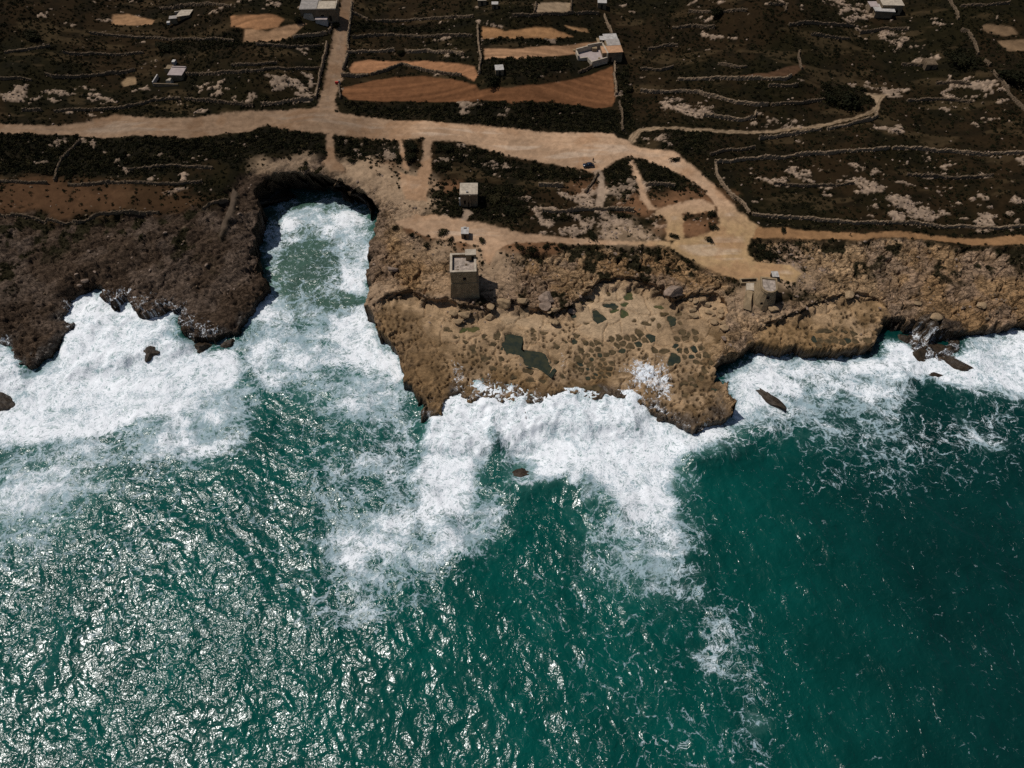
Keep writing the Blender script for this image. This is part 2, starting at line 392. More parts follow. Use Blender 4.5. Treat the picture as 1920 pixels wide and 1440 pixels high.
# rock pools and salt pans cut into the lower shelf ---------------------------------------------
POOLS_E = [(839, 618, 7, 5.5), (885, 617, 11, 6), (868, 619, 6, 4), (887, 655, 7, 7), (909, 671, 8, 7), (932, 629, 6, 9), (907, 630, 5, 4), (1001, 619, 6, 4), (1021, 624, 6, 4), (1001, 628, 5, 3), (1003, 635, 4, 3), (1044, 649, 5, 5), (990, 695, 8, 7), (1043, 678, 4, 3), (995, 712, 9, 4), (1018, 714, 7, 4), (963, 706, 5, 5),
           (1075, 588, 9, 8), (1123, 594, 14, 10), (1146, 573, 13, 6), (1151, 582, 8, 4), (1179, 555, 9, 6), (1142, 551, 4, 4), (1106, 563, 5, 4), (1171, 570, 6, 4), (1170, 588, 9, 6), (1236, 575, 8, 3), (1245, 588, 6, 4), (1274, 588, 6, 4), (1260, 600, 10, 8), (1212, 606, 8, 4.5), (1225, 598, 3.5, 3), (1236, 610, 4, 4), (1276, 605, 4, 3), (1152, 636, 9, 7), (1145, 661, 10, 5), (1082, 629, 7, 4), (1085, 673, 8, 7), (1240, 658, 15, 6), (1264, 674, 13, 11), (1268, 650, 6, 6), (1272, 635, 7, 5), (1288, 627, 8, 5), (1305, 635, 5, 5), (1296, 710, 8, 4), (1302, 722, 5, 4), (1282, 718, 7, 4), (1316, 708, 7, 5), (1322, 695, 6, 6), (1110, 727, 16, 6), (1285, 740, 6, 3), (1055, 705, 5, 4), (1340, 730, 5, 3),
           (1545, 620, 13, 5), (1568, 616, 4, 4), (1602, 625, 7, 4), (1584, 621, 5, 3), (1560, 632, 6, 3), (1618, 636, 5, 3), (872, 640, 4, 3), (855, 632, 3, 3), (925, 645, 5, 4), (940, 672, 6, 4), (1060, 640, 4, 3), (1100, 606, 4, 2.5), (1190, 600, 4, 2.5), (950, 690, 5, 4), (925, 690, 6, 4)]
POOLS_P = [[(945, 625), (960, 623), (980, 628), (981, 640), (978, 655), (1015, 660), (1023, 670), (1030, 685), (1035, 690), (1027, 704), (1010, 692), (985, 685), (980, 672), (975, 665), (950, 662), (943, 650), (942, 643), (949, 638)]]


def lowz(x, y):
    return float(shepard(np.array([x], np.float32), np.array([y], np.float32), LOWW)[0])


def L(px, py):
    z = 4.0
    for _ in range(8):
        x, y = P(px, py, z); z = lowz(x, y)
    return x, y, z


pool_polys = []        # (world polygon, level)
for k, (cx, cy, rx, ry) in enumerate(POOLS_E):
    pts = []
    ph = k * 1.7
    for a in range(14):
        t = a / 14 * 2 * math.pi
        r = .95 + .24 * math.sin(2 * t + ph) + .20 * math.sin(3 * t + ph * 2.1) + .13 * math.sin(5 * t + ph)
        pts.append(L(cx + rx * r * math.cos(t), cy + ry * r * math.sin(t))[:2])
    c = L(cx, cy)
    pool_polys.append((np.array(pts), c[2] - .22))
for p in POOLS_P:
    pool_polys.append((np.array([L(*q)[:2] for q in p]), L(980, 660)[2] - .25))


def clip_half(poly, mx, my, nx, ny):
    out = []
    for i in range(len(poly)):
        a, b = poly[i - 1], poly[i]
        da, db = (a[0] - mx) * nx + (a[1] - my) * ny, (b[0] - mx) * nx + (b[1] - my) * ny
        if (da < 0) != (db < 0):
            t = da / (da - db); out.append((a[0] + t * (b[0] - a[0]), a[1] + t * (b[1] - a[1])))
        if db < 0: out.append(b)
    return out


pan_polys = []
prng = random.Random(3)
for zone, sp in (([(1088, 652), (1130, 652), (1150, 670), (1152, 692), (1140, 716), (1098, 714), (1076, 690)], 1.75), ([(1148, 626), (1232, 618), (1232, 657), (1156, 657)], 2.5), ([(1264, 612), (1308, 612), (1322, 640), (1346, 688), (1300, 690), (1268, 655)], 2.3), ([(1062, 632), (1130, 640), (1150, 652), (1100, 652), (1070, 648)], 1.9), ([(1520, 634), (1620, 628), (1636, 645), (1530, 648)], 2.2)):
    zw = np.array([L(*q)[:2] for q in zone])
    seeds = []
    x0, x1, y0, y1 = zw[:, 0].min(), zw[:, 0].max(), zw[:, 1].min(), zw[:, 1].max()
    ny_, nx_ = int((y1 - y0) / sp) + 1, int((x1 - x0) / sp) + 1
    for j in range(-1, ny_ + 1):
        for i in range(-1, nx_ + 1):
            seeds.append((x0 + (i + .5 * (j % 2) + prng.uniform(-.32, .32)) * sp, y0 + (j + prng.uniform(-.32, .32)) * sp))
    S = np.array(seeds, np.float32)
    inside = sdf(S[:, 0], S[:, 1], zw) > .3
    for k in np.nonzero(inside)[0]:
        cx, cy = seeds[k]
        poly = [(cx - sp, cy - sp), (cx + sp, cy - sp), (cx + sp, cy + sp), (cx - sp, cy + sp)]
        for (ox, oy) in seeds:
            if (ox, oy) != (cx, cy) and abs(ox - cx) < 2.6 * sp and abs(oy - cy) < 2.6 * sp:
                poly = clip_half(poly, (cx + ox) / 2, (cy + oy) / 2, ox - cx, oy - cy)
        if len(poly) < 3 or prng.random() < .12: continue
        mx, my = sum(p[0] for p in poly) / len(poly), sum(p[1] for p in poly) / len(poly)
        if any((mx - q[0][:, 0].mean()) ** 2 + (my - q[0][:, 1].mean()) ** 2 < 2.2 for q in pool_polys): continue
        s = prng.uniform(.80, .90)
        pan_polys.append((np.array([(mx + (a - mx) * s, my + (b - my) * s) for a, b in poly]), lowz(mx, my) - .16))

# ------------------------------------------------------------------ terrain height field
def halfwidth(y): return .722 * 1.2 * (np.maximum(y, 0) * CO + 166 * SI)


ys = [88.0]
while ys[-1] < 440:
    y = ys[-1]
    ys.append(y + (.31 if y < 175 else .31 + (y - 175) * .0023))
TY = f32(ys + [460, 500, 600, 800, 1300, 2500, 6000])
u_in = np.linspace(-1, 1, 1180)
TU = f32(np.concatenate([[-16, -6, -3, -1.8, -1.3], u_in, [1.3, 1.8, 3, 6, 16]]))
X = (TU[None, :] * halfwidth(TY)[:, None]).astype(np.float32)
Y = np.repeat(TY[:, None], len(TU), 1).astype(np.float32)
NY, NX = X.shape

w1, w2 = fbm(X, Y, 9, 3, 11) - .5, fbm(X, Y, 9, 3, 23) - .5
w3, w4 = fbm(X, Y, 2.4, 3, 31) - .5, fbm(X, Y, 2.4, 3, 43) - .5
XW, YW = X + w1 * 2.4 + w3 * 1.2, Y + w2 * 2.4 + w4 * 1.2          # wavering edges
XS, YS = X + w3 * 1.0, Y + w4 * 1.0

hu = shepard(X, Y, UPW)
hl = shepard(X, Y, LOWW, 5.0)
s_sh = np.maximum(sdf(XW, YW, SHELF), sdf(XW, YW, SHELF2))
w5, w6 = fbm(X, Y, 4.5, 3, 33) - .5, fbm(X, Y, 4.5, 3, 37) - .5
lowm = .55 * sstep(-.5, .3, s_sh + w5 * 3.5) + .45 * sstep(-.5, .3, s_sh - 1.2 + w6 * 6)
coast = sdf(X + w1 * 4.5 + w5 * 4.2 + w3 * 1.0, Y + w2 * 4.5 + w6 * 4.2 + w4 * 1.0, COASTW, 60)
rocky = sstep(-1.5, 1.5, sdf(X + w1 * 8 + w3 * 3, Y + w2 * 8 + w4 * 3, ROCKY, 40))
leftness = sstep(-42, -56, X + Y * 0)             # the headland left of the inlet, coloured darker

# rock relief
A = -.35                                   # strike of the beds
xa, ya = X * math.cos(A) - Y * math.sin(A), X * math.sin(A) + Y * math.cos(A)
r_big = ridged(xa * .6, ya, 7.5, 4, 51)
r_mid = ridged(xa * .7 + w3 * 2, ya + w4 * 2, 2.6, 3, 61)
f1, f2, cid = worley(xa * .7 + w3 * 1.6, ya + w4 * 1.6, 2.3, 2)
blocks = sstep(.02, .22, f2 - f1) * (.4 + cid)
f1b, f2b, cidb = worley(X + w3 * 1.5, Y + w4 * 1.5, .95, 5)
small = sstep(.02, .3, f2b - f1b) * (.3 + cidb)
rough_amp = (.30 + .75 * sstep(.35, .65, fbm(X, Y, 22, 2, 71))) * (.62 - .12 * leftness)
rel_up = (1.5 * (r_big - .5) + .95 * (r_mid - .5) + .50 * (blocks - .5) + .30 * (small - .5)) * rough_amp
beds = np.floor(fbm(X, Y, 16, 3, 5) * 9 + w3 * .5) * .22
fk1, fk2, ck = worley(xa * .55 + w1 * 4 + w3 * 1.5, ya + w2 * 4 + w4 * 1.5, 3.4, 6)
crev = (1 - sstep(.02, .12, fk2 - fk1)) * sstep(.30, .5, fbm(X, Y, 10, 2, 7)) + .7 * (1 - sstep(.02, .13, f2 - f1)) * sstep(.40, .6, fbm(X, Y, 8, 2, 17))
gully = ridged(X * 1.3, Y * .6, 9, 3, 19) ** 3
def bedding(h, st):
    t_ = h / st; fl = np.floor(t_); fr = t_ - fl
    return st * (fl + sstep(.78, 1.0, fr))


B = .62                                    # beds of the left headland dip the other way
xb, yb = X * math.cos(B) + Y * math.sin(B), -X * math.sin(B) + Y * math.cos(B)
fold = 3.6 * (fbm(xa * .55 + w3 * 1.5, ya + w4 * 1.5, 13, 5, 55, .55) - .5) * (1 - leftness) + 6.2 * (fbm(xb * .28 + w3 * 1.0, yb + w4 * 1.0, 9, 6, 57, .58) - .5) * leftness
lay = bedding(fold + (r_mid - .5) * .5, .62) + bedding((ck - .5) * 1.3 + (cid - .5) * .7, .35) * (1 - .75 * leftness)
rel_up = (lay * (.55 + .45 * sstep(.35, .65, fbm(X, Y, 22, 2, 71))) + rel_up * .38 - .8) * (.80 + .25 * leftness) - crev * (1.5 - .6 * leftness) - leftness * gully * 1.3 * sstep(26, 4, coast)
rel_up = rel_up - sstep(4.5, 0, coast) * (.4 + 1.8 * fbm(X, Y, 3.2, 3, 27))
# smooth worn shelf with cracks and pits
fc1, fc2, cc = worley(X + w1 * 5 + w3 * 1.2, Y + w2 * 5 + w4 * 1.2, 8.5, 8)
crack = 1 - sstep(.015, .055, fc2 - fc1)
fp1, fp2, pc = worley(X + w3, Y + w4, 1.5, 14)
smooth_top = np.maximum(sdf(XW, YW, Ps([(1080, 548), (1160, 540), (1240, 575), (1250, 610), (1190, 625), (1130, 640), (1080, 625)], 5)), sdf(XW, YW, Ps([(935, 585), (1040, 600), (1050, 625), (990, 615), (940, 612)], 5)))
pitmask = sstep(.47, .56, fbm(X, Y, 12, 3, 81) + .16 * sstep(22, 6, coast) - .05) * (pc > .35) * sstep(1, -1, smooth_top)
pits = (1 - sstep(.10 + .16 * pc, .20 + .24 * pc, fp1 + w3 * .25)) * pitmask
front = sstep(7, 1.5, coast)
rel_lo = (fbm(X, Y, 6, 4, 91) - .5) * .9 + (cc - .5) * .35 - crack * .75 - pits * .75 + front * ((r_mid - .5) * 1.0 + (small - .4) * .4)
westridge = sstep(6, 0, sdf(X, Y, Ps([(700, 590), (760, 600), (800, 660), (840, 720), (840, 800), (780, 800), (690, 640)], 4.5)) * -1) * lowm
rel_lo = rel_lo + westridge * ((r_big - .4) * 1.4 + (r_mid - .5) * .7)

veg_rel = (fbm(X, Y, 30, 3, 101) - .5) * 1.6 + (fbm(X, Y, 4, 3, 111) - .5) * .35
H = hu + veg_rel * (1 - rocky) + rocky * rel_up
H = H * (1 - lowm) + (hl + rel_lo) * lowm

SAND = [(680, 318, 9, 1), (720, 335, 9, .9), (745, 355, 8, 1), (700, 345, 5, .7), (640, 310, 6, .9), (770, 345, 8, 1), (780, 380, 7, 1), (760, 405, 6, .8), (905, 490, 9, 1), (890, 520, 7, .8), (930, 525, 7, .6), (830, 470, 6, .8), (560, 302, 6, .6), (500, 308, 6, .7), (820, 530, 6, .7), (835, 555, 6, .7), (790, 470, 6, .5), (1480, 515, 8, 1), (1420, 545, 6, .8), (1400, 570, 7, .7), (1440, 590, 6, .5), (1180, 440, 8, .6), (1330, 555, 6, .5), (720, 560, 7, .7), (760, 575, 7, .8), (715, 545, 6, .8)]
sand = np.zeros_like(X)
for (px, py, r, q_) in SAND:
    cx, cy, _ = G(px, py)
    m = (np.abs(X - cx) < r * 2.5) & (np.abs(Y - cy) < r * 2)
    d = np.sqrt(((X[m] - cx) / 1.4) ** 2 + ((Y[m] - cy) / .9) ** 2) / r
    sand[m] = np.maximum(sand[m], q_ * sstep(1.25, .35, d + (w5[m]) * .9))
# flat worked ground
rw = -np.ones_like(X) * 25
for p in ROADS: rw = np.maximum(rw, sdf(XS, YS, p))
tw = -np.ones_like(X) * 25
for p in TRACKS: tw = np.maximum(tw, sdf(XS, YS, p))
pw = -np.ones_like(X) * 25
for p in PATHS: pw = np.maximum(pw, sdf(XS, YS, p))
fid = np.full(X.shape, -1, np.int32); fw = -np.ones_like(X) * 25
for k, (_, p, _c) in enumerate(FIELDS):
    s = sdf(X + w3 * .8, Y + w4 * .8, p)
    fid[s > fw] = k; fw = np.maximum(fw, s)
way = np.maximum(np.maximum(rw, tw), pw)
flat = np.maximum(sstep(-1.2, .6, np.maximum(way, fw)), sand * .82) * (1 - lowm)
H = H * (1 - flat) + (hu + veg_rel * .55 + (r_mid - .5) * .12 - .15) * flat
# drop to the sea
edge = sstep(-1.5, .3, coast + (r_mid - .5) * .45)
H = -5.5 + (H + 5.5) * edge
talus = sstep(-7, -1, coast) * (1 - edge) * (ridged(X, Y, 5, 3, 121) ** 1.5) * 5.2
H = np.maximum(H, -5.5 + talus)
wsh = sdf(XW, YW, WASH)
H = np.where(wsh > -3, np.maximum(H, -3 + sstep(-2.5, 2, wsh) * (2.6 + 2.6 * r_big + 1.0 * (r_mid - .5))), H)

pool_d = np.full(X.shape, -9, np.float32)
for poly, lev in pool_polys + pan_polys:
    s = sdf(X + w3 * .8 + w5 * .6, Y + w4 * .8 + w6 * .6, poly, 1.5)
    m = s > -1.2
    pool_d[m] = np.maximum(pool_d[m], s[m])
    t = sstep(-.22, .05, s[m]); rim = sstep(-1.2, -.3, s[m]) * .8
    base = H[m] * (1 - rim) + np.maximum(H[m], lev + .16) * rim
    H[m] = base * (1 - t) + np.minimum(base, lev - .5) * t

# undercut the cliffs: rock below the rim is worn back under it, in ledges
gcx, gcy = np.gradient(coast, axis=1) / np.maximum(np.gradient(X, axis=1), .05), np.gradient(coast, axis=0) / np.maximum(np.gradient(Y, axis=0), .05)
gl = np.hypot(gcx, gcy) + 1e-3
rim_z = hu * (1 - lowm) + hl * lowm
cave = sstep(8, -2, pdist(X, Y, Ps([(500, 335), (560, 320), (640, 336), (690, 368)], 13.5), 30))
cliffm = sstep(1.0, .1, coast) * sstep(-16, -8, coast) * sstep(1.0, 2.5, rim_z - H)
back = cliffm * np.clip(rim_z - H, 0, 13) * (.16 + .62 * cave) + cliffm * (vnoise(X * .12 + Y * .1, H * .8, 9) - .5) * 1.6
gsx, gsy = np.gradient(s_sh, axis=1) / np.maximum(np.gradient(X, axis=1), .05), np.gradient(s_sh, axis=0) / np.maximum(np.gradient(Y, axis=0), .05)
gs = np.hypot(gsx, gsy) + 1e-3
ledge = sstep(-1.6, -.6, s_sh) * sstep(2.6, .8, s_sh) * (coast > 3) * np.clip(hu - .6 - H, 0, 5) * .62
XD = X + back * gcx / gl - ledge * gsx / gs; YD = Y + back * gcy / gl - ledge * gsy / gs
slope = np.hypot(np.gradient(H, axis=1) / np.maximum(np.gradient(X, axis=1), .05), np.gradient(H, axis=0) / np.maximum(np.gradient(Y, axis=0), .05))

# close-grown scrub
DENSE = [Gs(p) for p in [
    [(626, 256), (700, 261), (746, 264), (752, 312), (700, 304), (655, 300), (632, 292)],
    [(814, 266), (870, 272), (930, 290), (1000, 305), (1090, 320), (1108, 332), (1090, 342), (1000, 340), (940, 332), (900, 318), (850, 300), (836, 328), (815, 325)],
    [(805, 342), (860, 340), (960, 340), (992, 372), (992, 408), (960, 425), (900, 418), (830, 402), (806, 380)],
    [(640, 190), (850, 192), (1040, 195), (1150, 206), (1168, 255), (1080, 246), (1000, 243), (850, 230), (700, 217), (645, 208)],
    [(-200, 255), (140, 255), (200, 262), (350, 261), (470, 250), (520, 236), (610, 254), (610, 292), (540, 284), (470, 296), (430, 312), (400, 300), (300, 330), (100, 330), (-200, 330)],
    [(1180, 298), (1200, 300), (1250, 322), (1320, 365), (1340, 380), (1300, 372), (1230, 352), (1215, 345)],
    [(1140, 305), (1180, 300), (1192, 345), (1200, 380), (1180, 388), (1140, 350), (1120, 340)],
    [(1010, 398), (1188, 395), (1195, 412), (1020, 418)],
    [(1420, 415), (1600, 424), (1920, 436), (1920, 444), (1740, 438), (1600, 432), (1430, 424)],
    [(1410, 452), (1470, 448), (1540, 450), (1530, 475), (1460, 492), (1415, 485)],
    [(1060, 462), (1200, 460), (1260, 465), (1310, 500), (1370, 530), (1340, 530), (1280, 500), (1220, 478), (1060, 470)],
    [(1540, 150), (1620, 165), (1635, 195), (1600, 208), (1540, 200)], [(1760, 95), (1830, 90), (1850, 130), (1790, 140)], [(1850, 130), (1930, 140), (1930, 175), (1890, 165)],
    [(640, 30), (700, 42), (890, 36), (890, 48), (700, 56), (660, 60)], [(655, 102), (870, 106), (890, 112), (700, 110), (656, 116)], [(905, 74), (1060, 74), (1120, 72), (1060, 82), (910, 90)], [(905, 113), (1040, 108), (1090, 106), (1085, 130), (1000, 148), (905, 158)],
    [(1160, 120), (1180, 130), (1185, 235), (1170, 255), (1158, 200)], [(450, 55), (452, 78), (600, 70), (600, 100), (300, 110), (300, 85)], [(1250, 240), (1340, 250), (1330, 290), (1290, 300), (1230, 275)],
]]
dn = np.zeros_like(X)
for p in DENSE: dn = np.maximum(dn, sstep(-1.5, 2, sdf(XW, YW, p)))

# ------------------------------------------------------------------ terrain colours (what each surface is made of, plus shade painted on left road and cave)
def col3(r, g, b): return np.array([r, g, b], np.float32)


n_lo, n_md, n_hi = fbm(X, Y, 26, 3, 131), fbm(X, Y, 5, 4, 141), fbm(X, Y, 1.2, 3, 151)
Cc = np.zeros((NY, NX, 3), np.float32)
olive, umber, dark = col3(.017, .0135, .0055), col3(.030, .0185, .0085), col3(.009, .008, .0045)
t = sstep(.35, .65, n_lo)[..., None]; t2 = sstep(.4, .7, n_md)[..., None]
Cc[:] = olive * (1 - t) + umber * t
Cc = Cc * (1 - t2 * .6) + dark * t2 * .6
dry = (sstep(.60, .72, fbm(X * .35, Y, 6, 4, 161)) * .5)[..., None]
Cc = Cc * .72 * (1 - dry) + col3(.065, .043, .021) * dry
pale = np.zeros_like(X)
for (px, py, r, s) in PALE:
    cx, cy, _ = G(px, py)
    m = (np.abs(X - cx) < r * 3.2) & (np.abs(Y - cy) < r * 2.4)
    d = np.sqrt(((X[m] - cx) / 1.5) ** 2 + ((Y[m] - cy) / .9) ** 2) / r
    pale[m] = np.maximum(pale[m], s * sstep(1.25, .35, d))
pale = np.maximum(pale, .17 * sstep(.5, .62, fbm(X * .6, Y, 14, 3, 171)))
pat = .30 * n_md + .30 * n_hi + .55 * fbm(X * .55, Y, 2.6, 4, 177) + .35 * ridged(X * .6, Y, 6, 3, 178)
stone_t = sstep(1.02 - pale * .36, 1.06 - pale * .36, pat)
stone_t = stone_t * (pale > .02)
palec = col3(.26, .185, .128) * (.6 + .7 * cidb)[..., None]
Cc = Cc * (1 - stone_t[..., None]) + palec * stone_t[..., None]
H = H + stone_t * (1 - rocky) * (.15 + .35 * cidb) * (1 - flat)
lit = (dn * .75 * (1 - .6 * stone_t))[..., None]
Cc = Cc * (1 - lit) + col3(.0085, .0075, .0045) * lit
earth = np.zeros_like(X)
for (px, py, r, s) in EARTH:
    cx, cy, _ = G(px, py)
    m = (np.abs(X - cx) < r * 2.5) & (np.abs(Y - cy) < r * 2)
    d = np.sqrt(((X[m] - cx) / 1.7) ** 2 + ((Y[m] - cy) / .8) ** 2) / r
    earth[m] = np.maximum(earth[m], s * sstep(1.3, .3, d + (n_md[m] - .5) * .9))
ecol = col3(.21, .105, .052)
Cc = Cc * (1 - earth[..., None]) + ecol * earth[..., None] * (1 - .55 * leftness[..., None])
# coastal rock
tan, buff, greyp, brown = col3(.235, .140, .068), col3(.30, .195, .108), col3(.225, .155, .108), col3(.105, .064, .032)
tr = sstep(.35, .65, n_lo)[..., None]; tg = sstep(.45, .62, fbm(X, Y, 11, 4, 181))[..., None]; tb = sstep(.55, .72, fbm(X, Y, 3.2, 4, 191))[..., None]
Rk = tan * (1 - tr) + buff * tr
Rk = Rk * (1 - tg * .65) + greyp * tg * .65
Rk = Rk * (1 - tb * .6) + brown * tb * .6
Rk = Rk * (.78 + .44 * cidb)[..., None]
shc = col3(.345, .230, .132) * (1 - .35 * sstep(.5, .7, fbm(X, Y, 5, 5, 201)))[..., None] * (.92 + .16 * cc)[..., None]
stv = (sstep(-1.5, 2.5, smooth_top) * .75)[..., None]
shc = shc * (1 - stv) + col3(.405, .285, .175) * (.86 + .28 * n_md)[..., None] * stv
ochre = (1 - stv[..., 0]) * sstep(.4, .65, fbm(X, Y, 16, 3, 211)) * sstep(22, 5, coast)
shc = shc * (1 - ochre[..., None] * .6) + col3(.215, .125, .050) * ochre[..., None] * .6
alg = sstep(.44, .62, fbm(X, Y, 3.0, 5, 215, .6)) * sstep(26, 6, coast)
shc = shc * (1 - alg[..., None] * .7) + col3(.100, .060, .026) * alg[..., None] * .7
pv = (pits * .85)[..., None]
shc = shc * (1 - pv) + col3(.050, .036, .020) * pv
wr = (westridge * .75)[..., None]
shc = shc * (1 - wr) + (col3(.17, .105, .052) * (.6 + .8 * n_md)[..., None]) * wr
Rk = Rk * (1 - lowm[..., None]) + shc * lowm[..., None]
Lk = (col3(.062, .041, .027) * (1 - tg) + col3(.098, .069, .050) * tg) * (.65 + .6 * cidb)[..., None]
Lk = Lk * (1 - tb * .5) + col3(.05, .033, .022) * tb * .5
Rk = Rk * (1 - leftness[..., None]) + Lk * leftness[..., None]
tuft = sstep(.60, .68, fbm(X, Y, 4.5, 4, 221) + .16 * sstep(8, -2, sdf(X, Y, ROCKY, 40))) * (1 - lowm) * (1 - flat) * sstep(12, 22, coast)
Rk = Rk * (1 - tuft[..., None]) + col3(.022, .018, .009) * tuft[..., None]
rk3 = (rocky * (1 - flat * (way > -1)))[..., None]
Cc = Cc * (1 - rk3) + Rk * rk3
sv = (sand * .9 * (1 - lowm))[..., None]
Cc = Cc * (1 - sv) + col3(.33, .225, .140) * (.78 + .4 * n_md)[..., None] * sv
# soak line: algae-dark wet rock by the water, plus shade painted in the cave
wet = sstep(5.0, 2.2, H + (n_md - .5) * 3.0) * sstep(7.5, .5, coast + (n_md - .5) * 6)
wet = np.maximum(wet, sstep(.2, -.8, coast) * (.85 + .15 * cave))  # cliff faces darkened full height; cave walls most, their shade painted in
wet = np.maximum(wet, sstep(-2, .5, wsh))
Cc = Cc * (1 - wet[..., None] * .88) + col3(.030, .020, .012) * wet[..., None] * .88
# roads, tracks, paths
streak = fbm(X * .18, Y * 1.2, 2.2, 4, 231)
rc = col3(.41, .262, .160) * (1 - sstep(.45, .7, n_lo)[..., None] * .25) * (.86 + .28 * streak)[..., None]
sandy = sstep(30, 60, X)[..., None] * sstep(205, 190, Y)[..., None]
rc = rc * (1 - sandy) + col3(.345, .222, .112) * (.86 + .28 * n_md)[..., None] * sandy
worn = (sstep(.50, .66, fbm(X * .10, Y, 2.6, 4, 237)) * .45 * sstep(1.0, 4.0, rw))[..., None]
rc = rc * (1 - worn) + col3(.50, .385, .285) * worn
ruts = (sstep(.35, .95, np.sin(rw * 2.1 + n_lo * 5)) * .28 * sstep(.8, 2.2, rw) * sstep(12, 6, rw))[..., None]
rc = rc * (1 - ruts) + col3(.285, .170, .098) * ruts
rust = (sstep(.52, .68, fbm(X, Y, 9, 3, 241)) * .5)[..., None]
rc = rc * (1 - rust) + col3(.30, .165, .085) * rust
redp = (sstep(185, 176, Y) * sstep(45, 30, X))[..., None]
rc = rc * (1 - redp * .7) + col3(.31, .180, .100) * redp * .7
rc = rc * (1 - .45 * sstep(-25, -75, X))[..., None]  # road darkens towards its left end: edge shading painted into the colour
tv = sstep(-.7, .5, rw + (n_hi - .5) * 1.2)[..., None]
Cc = Cc * (1 - tv) + rc * tv
tcol = col3(.27, .185, .112) * (.7 + .6 * n_md)[..., None]
tcol = np.where((Y < 215)[..., None], col3(.24, .130, .060) * (.8 + .4 * n_md)[..., None], tcol)
rut = (sstep(.30, .05, np.abs(tw - 1.0)) * .55 * (Y > 230))[..., None]
tcol = tcol * (1 - rut) + col3(.035, .026, .012) * rut
tv = sstep(-.4, .4, tw - .35 * (Y > 230) + (n_hi - .5) * .9)[..., None]
Cc = Cc * (1 - tv) + tcol * tv
tv = (sstep(-.5, .4, pw + (n_hi - .5) * .9) * .85)[..., None]
Cc = Cc * (1 - tv) + col3(.30, .215, .150) * ((.75 + .5 * n_md) * (1 - .68 * leftness))[..., None] * tv
# tilled fields
fcol = np.array([c for _, _, c in FIELDS], np.float32)[np.maximum(fid, 0)]
bow = Y + .0016 * (X + 12) ** 2
fur = fbm(X * .05, bow, 1.7, 3, 251)
fcol = fcol * (.50 + 1.0 * fur)[..., None] * (.8 + .4 * n_lo)[..., None]
tv = sstep(-.5, .4, fw)[..., None]
Cc = Cc * (1 - tv) + fcol * tv
H = H + sstep(0, .5, fw) * (fur - .5) * .30
Cc = np.clip(Cc * (.88 + .24 * n_hi)[..., None], .002, .9)

# foam left on the rock by spent waves
FILM = [([(1145, 690), (1165, 666), (1190, 672), (1215, 662), (1262, 684), (1255, 712), (1275, 745), (1235, 775), (1180, 750), (1160, 715)], .46), ([(1180, 690), (1215, 682), (1255, 700), (1262, 735), (1225, 745), (1195, 720)], .78), ([(842, 684), (868, 690), (872, 720), (856, 745), (842, 735), (848, 710)], .6), ([(868, 705), (930, 706), (980, 722), (1040, 735), (1040, 760), (860, 760)], .42), ([(1050, 660), (1062, 664), (1064, 720), (1052, 720)], .45),
        ([(1200, 735), (1262, 760), (1300, 790), (1340, 790), (1370, 770), (1372, 800), (1290, 815), (1190, 780)], .40), ([(120, 560), (250, 545), (345, 580), (440, 630), (300, 650), (120, 650)], .45), ([(1700, 612), (1760, 625), (1815, 640), (1800, 690), (1700, 680)], .55), ([(0, 630), (30, 630), (30, 705), (0, 705)], .55), ([(770, 740), (840, 745), (830, 790), (785, 790)], .35), ([(1340, 690), (1360, 690), (1375, 740), (1360, 745)], .5)]
film = np.zeros_like(X)
for p, d in FILM:
    film = np.maximum(film, d * sstep(-3.0, 3.2, sdf(XW + w5 * 4, YW + w6 * 4, Ps(p, 2.6))))

# split the sheet into the pieces of ground it is made of
lab = np.zeros(X.shape, np.int32)                     # scrubland
lab[(rocky > .5)] = 1                                 # rocky shore
lab[(coast < .9)] = 1
lab[(lowm > .5) & (coast > .9)] = 2                   # lower shelf
lab[pw > 0] = 3
lab[tw > 0] = 4
lab[(rw > 0)] = 5
lab = np.where(fw > 0, 10 + fid, lab)

idx = np.arange(NY * NX, dtype=np.int64).reshape(NY, NX)
Q = np.stack([idx[:-1, :-1], idx[:-1, 1:], idx[1:, 1:], idx[1:, :-1]], -1).reshape(-1, 4)
qlab = lab[:-1, :-1].ravel()
hv = H.ravel()
qkeep = hv[Q].max(1) > -4.6
Q, qlab = Q[qkeep], qlab[qkeep]
CO3 = np.stack([XD.ravel(), YD.ravel(), hv], 1)
CA = np.concatenate([Cc.reshape(-1, 3), np.ones((NY * NX, 1), np.float32)], 1)
FA, WA = film.ravel(), wet.ravel()
RA = (rocky * (1 - flat) * (1 - .75 * lowm) * (1 - .35 * leftness)).ravel()


